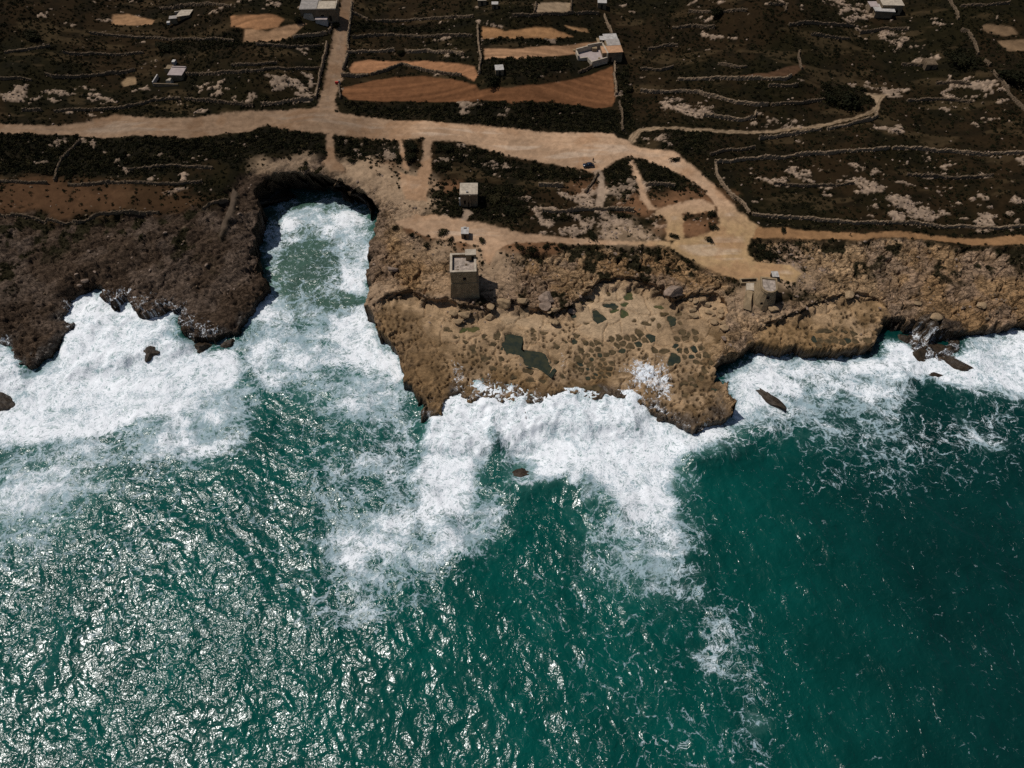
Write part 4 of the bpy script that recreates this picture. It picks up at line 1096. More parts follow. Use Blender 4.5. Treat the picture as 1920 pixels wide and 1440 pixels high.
WALLS = [
    ([(88, 140), (100, 145), (125, 146), (165, 144), (200, 140), (230, 138), (255, 133)], "weathered rubble wall sagging left of the ruined farmstead's upper end", 0),
    ([(43, 207), (80, 208)], "short low wall stub above the coast road at far left", 0),
    ([(102, 210), (140, 208), (190, 206), (235, 203), (265, 197), (290, 188), (315, 186), (340, 187)], "long curving rubble wall directly above the coast road, left part", 0),
    ([(348, 187), (400, 191), (440, 195), (475, 198)], "rubble wall above the coast road, running right from the ruined farmstead", 0),
    ([(350, 140), (400, 140), (450, 137), (495, 133)], "rubble wall running right from the ruined farmstead's pink roof", 0),
    ([(170, 63), (210, 68), (290, 72), (340, 75), (400, 75), (440, 79)], "long rubble wall below the roofless shelter at upper left", 0),
    ([(10, 100), (55, 94), (95, 88)], "short broken wall near the left edge of the photo", 0),
    ([(435, 125), (480, 123), (520, 121)], "upper of two parallel walls left of the inland road", 0),
    ([(480, 134), (530, 130), (600, 128)], "lower of two parallel walls left of the inland road", 0),
    ([(150, 265), (130, 285), (115, 300), (107, 325), (105, 340)], "wall descending from the coast road towards the left headland", 0),
    ([(0, 341), (45, 343), (90, 345)], "low wall on the left terrace, at the photo's left edge", 0),
    ([(130, 348), (200, 345), (300, 347), (380, 342)], "low dark wall along the terrace above the left headland", 0),
    ([(0, 403), (60, 410), (110, 417), (150, 420), (170, 410), (190, 401), (260, 402), (300, 400)], "low wall bordering the bare rock of the left headland", 0),
    ([(637, 5), (630, 30), (622, 50), (615, 62)], "wall between the farmhouse yard and the inland road", 1),
    ([(612, 63), (600, 65), (575, 68), (550, 72)], "yard wall below the farmhouse beside the inland road", 1),
    ([(612, 82), (610, 100), (605, 125), (600, 150), (593, 172), (590, 185)], "long wall along the left side of the inland road", 1),
    ([(490, 196), (540, 193), (588, 190)], "wall meeting the inland road just above the junction, left side", 1),
    ([(660, 5), (658, 25), (655, 60), (652, 95)], "upper wall along the right side of the inland road", 1),
    ([(650, 104), (648, 118), (644, 132)], "lower wall stub on the right side of the inland road", 1),
    ([(661, 27), (675, 32), (690, 38)], "short wall slanting away from the inland road's top end", 0),
    ([(700, 41), (750, 40), (800, 36), (850, 34), (888, 32)], "wall along the top of the dark fallow field", 0),
    ([(650, 100), (700, 98), (740, 96)], "left half of the wall below the dark fallow field", 1),
    ([(760, 97), (800, 98), (850, 100), (870, 104)], "right half of the wall below the dark fallow field", 1),
    ([(896, 52), (898, 80), (900, 100), (901, 138)], "upright wall at the right end of the dark fallow field", 1),
    ([(640, 143), (670, 144), (690, 141)], "short wall by the gate of the large ploughed field", 1),
    ([(695, 141), (735, 129), (755, 121), (790, 132), (830, 138), (865, 143)], "peaked wall between the two largest ploughed fields", 0),
    ([(638, 158), (639, 172), (638, 186)], "wall stub at the left end of the large ploughed field", 0),
    ([(960, 32), (1000, 32), (1040, 27), (1090, 27), (1110, 26), (1122, 26)], "wall below the pale walled plot near the photo's top", 0),
    ([(1003, 6), (1002, 24)], "left end wall of the pale walled plot", 0),
    ([(1073, 0), (1071, 14), (1069, 25)], "right end wall of the pale walled plot", 0),
    ([(1134, 30), (1145, 60), (1153, 86)], "diagonal wall running down to the walled courtyard", 1),
    ([(1153, 120), (1151, 140), (1154, 160), (1156, 178)], "pale upright wall right of the large ploughed field", 1),
    ([(1160, 192), (1165, 215), (1168, 246)], "wall stub reaching the coast road right of the ploughed field", 0),
    ([(1200, 172), (1230, 174), (1275, 173), (1310, 174), (1340, 184), (1380, 195), (1420, 199), (1440, 198)], "long wall curving down to the right above the pale outcrop", 1),
    ([(1320, 215), (1350, 222), (1390, 227), (1415, 222), (1418, 212)], "hook shaped wall right of the pale outcrop", 1),
    ([(1270, 149), (1320, 150), (1380, 150), (1440, 150), (1470, 148), (1485, 143)], "wall below the dark brown curved terrace field", 1),
    ([(1215, 95), (1240, 88), (1270, 85)], "short wall right of the courtyard's terracotta roof", 0),
    ([(1260, 53), (1290, 51), (1340, 54)], "broken wall among scrub at upper right of centre", 0),
    ([(1345, 122), (1380, 127), (1400, 125)], "short sagging wall above the curved terrace field", 0),
    ([(1445, 198), (1500, 194), (1553, 188)], "straight wall left of the big dark tree by the track", 0),
    ([(1440, 163), (1470, 162), (1495, 160)], "short wall between two thin terraces right of centre", 0),
    ([(1423, 262), (1440, 259), (1500, 250), (1540, 244)], "wall below the two-rut track, left stretch", 1),
    ([(1550, 243), (1590, 236), (1630, 228), (1645, 220), (1640, 212)], "wall below the two-rut track, right stretch ending in a hook", 1),
    ([(1340, 307), (1380, 303), (1440, 297), (1520, 292), (1600, 285), (1665, 277)], "long straight terrace wall right of the sandy clearing, left stretch", 1),
    ([(1672, 278), (1720, 280), (1780, 287), (1850, 290), (1940, 287)], "long terrace wall running out at the right edge", 1),
    ([(1340, 309), (1343, 330), (1355, 350), (1375, 370), (1395, 387), (1404, 401)], "wall curving down beside the road to the sandy clearing", 1),
    ([(1410, 403), (1440, 406), (1520, 412), (1600, 418), (1660, 420)], "wall above the orange coastal track, left stretch", 1),
    ([(1664, 420), (1740, 422), (1820, 427), (1880, 430), (1940, 424)], "wall above the orange coastal track, right stretch", 1),
    ([(1330, 290), (1370, 282), (1415, 278)], "short thin wall above the long terrace wall", 0),
    ([(1781, 0), (1788, 18), (1796, 38)], "uppermost piece of the broken diagonal wall at right", 0),
    ([(1800, 58), (1814, 62), (1824, 80), (1833, 102)], "second piece of the broken diagonal wall at right", 0),
    ([(1845, 115), (1853, 125)], "shortest piece of the broken diagonal wall at right", 0),
    ([(1860, 135), (1880, 160), (1900, 185), (1930, 215)], "lowest, longest piece of the broken diagonal wall at right", 0),
    ([(1440, 9), (1472, 11), (1474, 22)], "short wall corner near the top, left of the pale quarry patch", 0),
    ([(1800, 14), (1850, 12), (1892, 8)], "wall in the top right corner above the brown plots", 0),
    ([(1010, 397), (1040, 396), (1100, 395), (1140, 394), (1188, 393)], "straight wall in the scrub left of the reddish earth", 1),
    ([(1210, 348), (1240, 347), (1265, 352)], "short wall on the grassy plot inside the road bend", 1),
    ([(1010, 350), (1035, 348), (1056, 350)], "short wall in the scrub below the parked car", 1),
    ([(1755, 158), (1790, 158), (1818, 159)], "thin straight wall at right, near the diagonal wall's gap", 0),
    ([(1085, 138), (1100, 131), (1110, 124)], "stub wall leading down left from the walled courtyard", 0),
    ([(1120, 325), (1108, 345), (1096, 362)], "rubble bank beside the footpath below the parked car", 0),
    ([(380, 393), (430, 378)], "short wall near the inlet's left rim", 0),
    ([(1478, 47), (1540, 47), (1600, 51)], "low wall under the pale quarry patch at upper right", 0),
    ([(1610, 62), (1660, 55), (1700, 57)], "thin wall below the white-roofed house", 0),
    ([(1520, 66), (1560, 72), (1592, 75)], "short wall beneath the low quarry wall at upper right", 0),
    ([(1290, 24), (1340, 26), (1400, 22)], "thin wall near the top, right of the diagonal wall's head", 0),
    ([(1500, 97), (1496, 110), (1505, 130)], "thin upright wall above the curved terrace field", 0),
    ([(1200, 130), (1240, 132), (1262, 126)], "short wall among scrub right of the courtyard house", 0),
    ([(1700, 190), (1760, 186), (1820, 192)], "low wall among pale outcrops left of the diagonal wall's foot", 0),
    ([(1450, 345), (1520, 352), (1600, 346)], "low tumbled wall inside the big right enclosure", 0),
    ([(1700, 330), (1780, 336), (1860, 330)], "low tumbled wall in the right part of the big enclosure", 0),
    ([(0, 150), (30, 148), (60, 152)], "stub of wall at the left edge above the pale outcrops", 0),
    ([(120, 100), (200, 104), (270, 100)], "low wall between the shelter and the ruined farmstead", 0),
    ([(480, 85), (540, 90), (600, 88)], "low wall below the farm's tilled plots", 0),
    ([(300, 18), (360, 12), (430, 14)], "low wall above the open shelter at upper left", 0),
    ([(660, 70), (720, 66), (800, 70), (886, 68)], "faint wall across the middle of the dark fallow field", 0),
    ([(240, 320), (330, 312), (400, 316)], "low wall on the dark slope below the coast road, left", 0),
    ([(1690, 122), (1728, 124)], "low wall left of the small roofless stone hut", 0),
]
for pts, lb, bright in WALLS:
    stone_wall(pts, lb, 1.3 if bright else 1.1, .78 if bright else .7, M_RUBBLE if bright else M_RUBBLE_D)

# ------------------------------------------------------------------ buildings
def ring(x0, x1, y0, y1): return [(x0, y0), (x1, y0), (x1, y1), (x0, y1)]


def tower_square():
    x, y, z = spot(872, 556, 9.3)
    t = empty("watchtower", (x, y, z), math.radians(2.5))
    hw, dp, H1 = 4.15, 8.4, 11.4
    zb = -1.2
    z_c = 6.2                                             # string course
    b0, b1 = .75, .12
    # battered lower body, upright upper body with a window opening in the sea face
    lo = MB().frus(ring(-hw - b0, hw + b0, -b0, dp + b0), ring(-hw - b1, hw + b1, -b1, dp + b1), zb, z_c)
    lo.build("lower_wall", M_STONE, t)
    up = MB()
    wz0, wz1, wx = 7.6, 8.9, .3
    up.wall_open(-hw, hw, z_c, H1, 0, .6, [(wx - .5, wx + .5, wz0, wz1)])
    up.box(-hw, -hw + .6, .6, dp, z_c, H1).box(hw - .6, hw, .6, dp, z_c, H1).box(-hw + .6, hw - .6, dp - .6, dp, z_c, H1)
    up.build("upper_wall", M_STONE, t)
    MB().box(-hw - .2, hw + .2, -.2, dp + .2, z_c - .12, z_c + .12).build("string_course", M_STONE, t)
    w = MB().box(wx - .62, wx + .62, -.10, .02, wz0 - .22, wz0 - .003).build("window_sill", M_STONE_D, t)
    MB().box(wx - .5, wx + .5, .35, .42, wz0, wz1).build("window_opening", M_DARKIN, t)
    MB().box(-hw + .6, hw - .6, .6, dp - .6, H1 - 1.35, H1 - 1.05).build("roof_terrace", M_ROOFST, t)
    cp = MB()
    cp.box(-hw - .1, hw + .1, -.1, .65, H1, H1 + .16).box(-hw - .1, hw + .1, dp - .65, dp + .1, H1, H1 + .16)
    cp.box(-hw - .1, -hw + .65, .65, dp - .65, H1, H1 + .16).box(hw - .65, hw + .1, .65, dp - .65, H1, H1 + .16)
    cp.build("parapet_coping", M_ROOF, t)
    tur = MB().box(.9, hw - .02, dp - 2.4, dp - .04, H1 - 1.04, H1 + 1.5).build("stair_turret", M_STONE, t)
    MB().box(.75, hw + .12, dp - 2.55, dp + .08, H1 + 1.5, H1 + 1.68).build("turret_roof", M_ROOF, t)
    MB().box(2.7, 3.5, dp - 2.44, dp - 2.40, H1 - 1.0, H1 + 1.0).build("turret_doorway", M_DARKIN, t)
    r = random.Random(4)
    for k in range(6):
        a, b = r.uniform(-2.6, 1.2), r.uniform(1.6, 4.8); s = r.uniform(.2, .45)
        MB().frus([(a - s, b - s * .7), (a + s, b - s), (a + s * .9, b + s), (a - s * .8, b + s * .8)], [(a - s * .5, b - s * .4), (a + s * .5, b - s * .5), (a + s * .4, b + s * .5), (a - s * .5, b + s * .4)], H1 - 1.05, H1 - 1.05 + s * .9).build("fallen_stone", M_STONE_D, t)
    MB().box(-3.0, -2.75, -.35, .0, H1 - 1.0, H1 - .75).build("rain_spout", M_STONE, t)
    tag(t, "tall square stone watchtower with flat parapet roof at the shelf's edge", "tower")


tower_square()


def house_flat():
    x, y, z = spot(880, 388, 13)
    t = empty("flat_roofed_house", (x, y, z), math.radians(1))
    hw, dp, H1 = 3.05, 6.2, 5.4
    b = MB()
    b.wall_open(-hw, hw, -.8, H1, 0, .45, [(-1.9, -1.1, 1.2, 3.0), (-.4, .5, 0, 2.3)])
    b.box(-hw, -hw + .45, .45, dp, -.8, H1).box(hw - .45, hw, .45, dp, -.8, H1).box(-hw + .45, hw - .45, dp - .45, dp, -.8, H1)
    b.build("wall", M_STONE_D, t)
    MB().box(-.4, .5, .22, .30, 0, 2.3).build("door", M_WOOD, t)
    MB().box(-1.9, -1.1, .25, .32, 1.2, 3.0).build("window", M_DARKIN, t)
    MB().box(-hw - .15, hw + .15, -.15, dp + .15, H1, H1 + .22).build("roof", M_ROOF, t)
    MB().box(-hw - .05, hw + .05, -.05, .2, H1 + .222, H1 + .42).build("roof_kerb", M_ROOF, t)
    MB().box(.15, .6, -.5, 0 - .003, .2, H1 - .02).build("buttress", M_STONE_D, t)
    MB().box(-.9, -.3, .9, 1.5, H1 + .222, H1 + .75).build("roof_vent", M_WHITE, t)
    MB().box(-hw - .5, -hw - .003, .1, .9, -.5, 3.6).build("water_tank", M_WHITE, t)
    tag(t, "flat pale-roofed stone house standing in dense dark scrub", "house")


house_flat()


def hut(px, py, w, d, h, label, roofm=M_WHITE, wallm=M_STONE_D, rz=0., name="stone_hut", roof_over=.12, door=True, extra=None):
    x, y, z = spot(px, py)
    t = empty(name, (x, y, z), math.radians(rz))
    b = MB()
    hw = w / 2
    dx0, dx1, dz = -min(.45, hw * .4), min(.45, hw * .4), min(2.0, h * .8)
    b.wall_open(-hw, hw, -.6, h, 0, .3, [(dx0, dx1, 0, dz)] if door else [])
    b.box(-hw, -hw + .3, .3, d, -.6, h).box(hw - .3, hw, .3, d, -.6, h).box(-hw + .3, hw - .3, d - .3, d, -.6, h)
    b.build("wall", wallm, t)
    if door: MB().box(dx0, dx1, .14, .2, 0, dz).build("door", M_WOOD, t)
    MB().box(-hw - roof_over, hw + roof_over, -roof_over, d + roof_over, h, h + .16).build("roof", roofm, t)
    if extra: extra(t, hw, d, h)
    return tag(t, label, "hut" if "hut" in name else "shed")


def tank(t, hw, d, h): MB().box(-.45, .35, d - .75, d - .05, h + .162, h + .62).build("roof_box", M_WHITE, t)


hut(872, 448, 2.5, 3.2, 2.3, "tiny white-roofed hut between scrub rings behind the square tower", M_WHITE, extra=tank, name="white_hut")
hut(582, 8, 9.5, 5, 3.6, "grey and white roofed shed cut by the photo's top edge", M_CONC, name="farm_shed", extra=lambda t, hw, d, h: MB().box(-hw - .1, -hw + 4, 0, d, h + .163, h + .4).build("white_roof_sheet", M_WHITE, t))
hut(593, 20, 5.2, 5.0, 3.0, "small white-roofed shed behind the farmhouse by the inland road", M_WHITE, name="farm_shed", rz=4)
hut(904, 11, 3.6, 3.0, 2.2, "small pale-roofed hut at the photo's top, left of the white block", M_ROOF, name="stone_hut")
hut(928, 17, 2.6, 2.2, 1.9, "tiny white block hut below the photo's top centre", M_WHITE, name="white_hut")
hut(937, 142, 3.2, 3.6, 2.4, "white-roofed hut behind the round bush at the field corner", M_WHITE, name="white_hut", rz=6)
hut(1128, 17, 3.8, 4.0, 2.6, "white-roofed hut at the head of the diagonal wall", M_WHITE, name="white_hut", rz=-4)
hut(1131, 83, 3.2, 3.0, 1.8, "low white-topped shed just behind the walled courtyard", M_WHITE, name="farm_shed")
hut(1636, 24, 3.6, 4.6, 2.6, "small pale hut left of the white-roofed house at upper right", M_PINK, name="stone_hut")
hut(1744, 131, 4.6, 5.0, 2.2, "roofless-looking small rough stone hut among scrub at right", M_RUBBLE_D, M_RUBBLE_D, name="stone_hut", roof_over=-.35)
hut(1452, 526, 2.0, 2.4, 1.7, "small white-topped block right behind the tapered tower", M_WHITE, M_WOOD, name="white_hut", door=False)


def farmhouse():
    x, y, z = spot(600, 40)
    t = empty("farmhouse", (x, y, z), math.radians(2))
    hw, d, h = 7.6, 7.5, 5.2
    b = MB()
    b.wall_open(-hw, hw, -.8, h, 0, .4, [(-6.4, -5.4, 1.2, 2.8), (-3.6, -2.6, 0, 2.2), (1.0, 2.2, 1.2, 2.8), (4.2, 5.4, 0, 2.4)])
    b.box(-hw, -hw + .4, .4, d, -.8, h).box(hw - .4, hw, .4, d, -.8, h).box(-hw + .4, hw - .4, d - .4, d, -.8, h)
    b.build("wall", M_STONE_D, t)
    MB().box(-hw - .2, -.4, -.2, d + .2, h, h + .2).build("ribbed_roof", M_CONC, t)
    rf = MB()
    for k in range(6): rf.box(-hw - .1, -.6, k * 1.2 + .3, k * 1.2 + .6, h + .203, h + .34)
    rf.build("roof_ribs", M_WHITE, t)
    MB().box(-.35, hw + .2, -.2, d + .2, h - .25, h - .05).build("screed_roof", M_ROOF, t)
    kb = MB().box(-.35, hw + .2, -.2, .1, h - .047, h + .3).box(hw - .1, hw + .2, .1, d + .2, h - .047, h + .3)
    kb.build("roof_kerb", M_ROOF, t)
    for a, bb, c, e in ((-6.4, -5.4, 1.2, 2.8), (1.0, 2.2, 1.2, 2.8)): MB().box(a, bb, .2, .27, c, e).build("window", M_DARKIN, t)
    MB().box(-3.6, -2.6, .2, .27, 0, 2.2).build("door", M_BLUE, t)
    MB().box(4.2, 5.4, .2, .27, 0, 2.4).build("door", M_WOOD, t)
    MB().box(-4.6, -4.0, -.5, -.003, 0, 3.4).build("drain_chute", M_WHITE, t)
    tag(t, "long flat-roofed farmhouse beside the inland road at the top", "farmhouse")


farmhouse()
hut(604, 47, 5.0, 3.2, 2.3, "open-fronted lean-to shed in the yard below the farmhouse", M_PINK, M_WHITE, name="yard_shed", door=False)
x, y, z = spot(579, 36)
t = empty("concrete_ramp", (x, y, z))
MB().frus([(-2.6, -.5), (2.6, -.5), (2.6, 3.4), (-2.6, 3.4)], [(-1.6, .2), (1.9, .2), (.6, 3.2), (-.2, 3.2)], -.4, 2.2).build("ramp_body", M_ROOF, t)
tag(t, "pale wedge of concrete steps at the farmhouse's left corner", "steps")


def courtyard():
    pts = [(1080, 101), (1101, 97), (1128, 94), (1138, 118), (1110, 125), (1101, 113), (1084, 113)]
    W = [spot(*p)[:2] for p in pts]
    z = max(float(hz(a, b)[0]) for a, b in W)
    cx, cy = sum(a for a, b in W) / len(W), sum(b for a, b in W) / len(W)
    t = empty("walled_courtyard", (cx, cy, z))
    loc = [(a - cx, b - cy) for a, b in W]
    r = loc[::-1]
    area = sum(r[i - 1][0] * r[i][1] - r[i][0] * r[i - 1][1] for i in range(len(r)))
    if area < 0: r = r[::-1]
    MB().frus(r, r, -3.0, .12).build("paved_floor", M_PINK, t)

    def wall(i, j, h, wd=.55):
        (ax, ay), (bx, by) = loc[i], loc[j]
        L_ = math.hypot(bx - ax, by - ay); nx, ny = -(by - ay) / L_ * wd / 2, (bx - ax) / L_ * wd / 2
        q = [(ax + nx, ay + ny), (ax - nx, ay - ny), (bx - nx, by - ny), (bx + nx, by + ny)]
        s = sum(q[k - 1][0] * q[k][1] - q[k][0] * q[k - 1][1] for k in range(4))
        if s < 0: q = q[::-1]
        MB().frus(q, q, -2.5, h).build("yard_wall", M_ROOF, t)
    wall(0, 1, 2.2); wall(1, 2, 2.7); wall(2, 3, 2.4); wall(3, 4, .7); wall(4, 5, .4, .4); wall(5, 6, .5); wall(6, 0, 1.6)
    for (a, b, s, h) in ((2.0, 4.0, 1.0, 1.6), (-6.5, 3.4, .5, .8), (3.6, -3.0, .4, .9)):
        MB().box(a - s, a + s, b - s, b + s, .12, h).build("yard_block", M_STONE, t)
    tag(t, "pale paved courtyard with cream walls beside the diagonal wall", "courtyard")


courtyard()


def court_house():
    x, y, z = spot(1147, 116)
    t = empty("courtyard_house", (x, y, z), math.radians(6))
    hw, h = 4.2, 4.0
    MB().wall_open(-hw, hw, -.8, h, 0, .4, [(-1.2, -.2, 0, 2.1)]).box(-hw, -hw + .4, .4, 6, -.8, h).box(hw - .4, hw, .4, 6, -.8, h).box(-hw + .4, hw - .4, 5.6, 6, -.8, h).build("wall", M_STONE_D, t)
    MB().box(-1.2, -.2, .2, .27, 0, 2.1).build("door", M_WOOD, t)
    MB().box(-hw - .2, hw + .2, -.2, 5.2, h, h + .2).build("terracotta_roof", M_TERRA, t)
    MB().box(-1.4, hw + .1, 6.003, 15.5, -.8, h - .4).build("rear_wing", M_STONE, t)
    MB().box(-1.3, hw + .15, 5.25, 10.3, h + .05, h + .3).build("grey_roof", M_CONC, t)
    MB().box(-1.5, hw + .2, 10.5, 15.7, h - .395, h - .2).build("white_roof", M_WHITE, t)
    MB().box(-hw - .1, -1.9, 8, 15, -.8, 2.6).build("side_store", M_STONE, t)
    tag(t, "house with terracotta and white roofs at the courtyard's right side", "house")


court_house()


def white_house():
    x, y, z = spot(1662, 34)
    t = empty("white_roofed_house", (x, y, z), math.radians(-3))
    MB().wall_open(-2.6, 6.2, -.8, 4.4, 2.2, 2.6, [(1.6, 2.6, 0, 2.2), (3.8, 4.8, 1, 2.4)]).box(-2.6, -2.2, 2.6, 11, -.8, 4.4).box(5.8, 6.2, 2.6, 11, -.8, 4.4).box(-2.2, 5.8, 10.6, 11, -.8, 4.4).build("wall", M_STONE_D, t)
    MB().box(1.6, 2.6, 2.4, 2.47, 0, 2.2).build("door", M_WOOD, t)
    MB().box(3.8, 4.8, 2.4, 2.47, 1, 2.4).build("window", M_DARKIN, t)
    MB().box(-2.9, 6.5, 2.0, 11.3, 4.4, 4.65).build("main_roof", M_ROOF, t)
    MB().frus([(-6.2, -.5), (2.4, -1.0), (2.6, 1.7), (-2.95, 1.8), (-2.95, 6), (-6.4, 5)], [(-6.2, -.5), (2.4, -1.0), (2.6, 1.7), (-2.95, 1.8), (-2.95, 6), (-6.4, 5)], 3.0, 3.25).build("terrace_roof", M_WHITE, t)
    MB().box(-5.6, 1.9, -.2, 1.5, -.8, 2.997).build("front_room", M_STONE_D, t)
    MB().box(-5.8, -3.2, 1.6, 4.6, -.8, 2.997).build("side_room", M_STONE_D, t)
    tag(t, "white-roofed house with angled terrace at upper right", "house")


white_house()


def shelter():
    x, y, z = spot(340, 40)
    t = empty("open_shelter", (x, y, z), math.radians(10))
    MB().frus([(-1.8, -1.0), (5.4, -.2), (6.8, 5.6), (0.4, 6.2), (-1.0, 2.6)], [(-1.8, -1.0), (5.4, -.2), (6.8, 5.6), (0.4, 6.2), (-1.0, 2.6)], 2.9, 3.1).build("slab_roof", M_ROOF, t)
    MB().box(-5.6, -1.2, -1.4, 1.8, 2.3, 2.5).build("side_roof", M_CONC, t)
    MB().box(-5.2, -1.9, -1.0, 1.4, -.6, 2.297).build("side_wall", M_STONE_D, t)
    MB().box(-.4, 5.6, 1.0, 5.2, -.6, 2.897).build("wall", M_STONE_D, t)
    MB().frus([(6.9, 4.2), (12, 5.5), (12.0, 6.0), (6.8, 4.8)], [(6.9, 4.2), (12, 5.5), (12.0, 6.0), (6.8, 4.8)], -.6, 1.5).build("yard_wall", M_STONE_D, t)
    MB().frus([(-4, 8.2), (2, 9.0), (4, 7.4), (4.3, 7.9), (2.1, 9.6), (-4, 8.8)], [(-4, 8.2), (2, 9.0), (4, 7.4), (4.3, 7.9), (2.1, 9.6), (-4, 8.8)], -.6, 1.4).build("pen_wall", M_ROOF, t)
    MB().box(-7.4, -5.7, -1.8, .2, -.4, .7).build("water_trough", M_WHITE, t)
    t.scale = (.8, .8, .8)
    tag(t, "open shelter with angular pale slab roofs at upper left", "shelter")


shelter()


def ruin():
    x, y, z = spot(322, 158)
    t = empty("ruined_farmstead", (x, y, z), math.radians(-3))
    MB().box(-1.2, 5.6, 2.2, 9.2, -.6, 3.6).build("house_wall", M_STONE_D, t)
    MB().box(-1.5, 5.9, 1.9, 9.5, 3.6, 3.85).build("pink_roof", M_PINK, t)
    MB().box(-1.3, 5.7, 8.6, 9.3, 3.853, 4.3).build("roof_kerb", M_PINK, t)
    MB().box(-9, -8.5, -1.2, 5.8, -.8, 1.7).build("white_wall", M_WHITE, t)
    MB().box(-8.49, 4.0, -1.6, -1.1, -.8, 1.1).build("front_wall", M_STONE_D, t)
    MB().frus([(-2.4, -1), (.8, -1), (.6, 2), (-.8, 2)], [(-2.0, -.6), (.3, -.6), (.2, 1.6), (-.7, 1.6)], -.4, 2.4).build("white_steps", M_ROOF, t)
    MB().box(-5.6, -2.4, 9.4, 13.2, -.6, 2.6).build("back_room", M_STONE_D, t)
    MB().box(-3.8, -2.2, 14.5, 16.8, -.6, 3.4).build("white_turret", M_WHITE, t)
    MB().box(-6.0, -2.5, 9.0, 9.35, -.6, 3.0).build("gable_wall", M_STONE, t)
    t.scale = (.82, .82, .82)
    tag(t, "ruined farmstead with pinkish roof and white wall at left", "ruin")


ruin()


def tower_tapered():
    x, y, z = spot(1433, 572, 10.3)
    t = empty("tapered_tower", (x, y, z), math.radians(-9))

    def outline(s, k=7):
        pts = [(-2.3 * s, 6.0 * s + 2.5 * (1 - s)), (-2.3 * s, 2.4)]
        for a in range(k + 1):
            an = math.pi + math.pi * a / k
            pts.append((2.3 * s * math.cos(an), 2.3 + 2.3 * s * math.sin(an)))
        pts += [(2.3 * s, 2.4), (2.3 * s, 6.0 * s + 2.5 * (1 - s))]
        out = []
        for p in pts:
            if not out or math.hypot(p[0] - out[-1][0], p[1] - out[-1][1]) > .02: out.append(p)
        return out
    MB().frus(outline(1.72), outline(1.06), -1.2, 5.4).build("battered_wall", M_STONE, t)
    MB().frus(outline(1.16), outline(1.16), 5.4, 5.75).build("roof_cornice", M_STONE, t)
    o1, o2 = outline(1.14), outline(.94)
    n = len(o1); v = [(a, b, 5.75) for a, b in o1] + [(a, b, 5.75) for a, b in o2] + [(a, b, 6.3) for a, b in o1] + [(a, b, 6.3) for a, b in o2]
    f = []
    for k in range(n):
        j = (k + 1) % n
        f += [(k, j, 2 * n + j, 2 * n + k), (n + j, n + k, 3 * n + k, 3 * n + j), (2 * n + k, 2 * n + j, 3 * n + j, 3 * n + k)]
    from_lists("parapet", v, f, M_STONE, t)
    MB().frus(outline(.93), outline(.93), 5.753, 5.88).build("roof_deck", M_ROOFST, t)
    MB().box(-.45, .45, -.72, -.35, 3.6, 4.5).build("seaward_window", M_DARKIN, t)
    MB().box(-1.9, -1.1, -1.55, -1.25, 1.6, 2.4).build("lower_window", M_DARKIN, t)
    MB().frus([(-6.6, -1.6), (-4.0, -2.4), (-3.4, 4.6), (-6.2, 5.0)], [(-5.9, .4), (-4.6, -.2), (-3.9, 4.2), (-5.7, 4.6)], -1.0, 1.5).build("sloping_buttress", M_STONE, t)
    MB().box(-5.8, -3.2, 4.8, 8.4, -.6, 1.3).build("stone_step", M_ROOF, t)
    tag(t, "squat tapered stone tower with rounded seaward end on the right", "tower")


tower_tapered()
x, y, z = spot(1404, 530)
t = empty("stone_trough", (x, y, z), .05)
MB().box(-3, 3, -.9, -.5, -.4, .9).box(-3, 3, .9, 1.3, -.4, .9).box(-3, -2.6, -.5, .9, -.4, .9).box(2.6, 3, -.5, .9, -.4, .9).build("trough_wall", M_STONE, t)
MB().box(-2.6, 2.6, -.5, .9, -.3, .15).build("trough_floor", M_DARKIN, t)
tag(t, "low open stone trough left of the tapered tower", "trough")

# ------------------------------------------------------------------ loose boulders and sea rocks
ICO = None


def ico(sub):
    import bmesh
    bm = bmesh.new(); bmesh.ops.create_icosphere(bm, subdivisions=sub, radius=1)
    v = np.array([q.co[:] for q in bm.verts], np.float32); f = [tuple(w.index for w in q.verts) for q in bm.faces]
    bm.free(); return v, f


IV, IF = ico(3)


def rock(name, loc, size, seed, mat, rz=0., cut=7, chunk=.16):
    r = np.random.default_rng(seed)
    v = IV.copy()
    for _ in range(cut):                                    # broken faces
        n = r.normal(size=3); n /= np.linalg.norm(n); d = r.uniform(.45, .80)
        t_ = v @ n; over = np.maximum(t_ - d, 0)
        v -= over[:, None] * n[None, :] * .92
    a = v * 2.3 + seed
    nz = (vnoise(f32(a[:, 0] + a[:, 2] * 1.3), f32(a[:, 1] - a[:, 2] * .7), seed % 50) - .5) + .5 * (vnoise(f32(a[:, 0] * 2.7 + a[:, 2] * 2), f32(a[:, 1] * 2.7 - a[:, 2] * 2.2), seed % 37) - .5)
    v = v * (1 + chunk * nz[:, None]) * np.array(size, np.float32) / 2
    me = bpy.data.meshes.new(name); me.from_pydata(v.tolist(), [], IF); me.materials.append(mat)
    o = bpy.data.objects.new(name, me); COL.objects.link(o)
    o.location = loc; o.rotation_euler = (0, 0, rz)
    return o


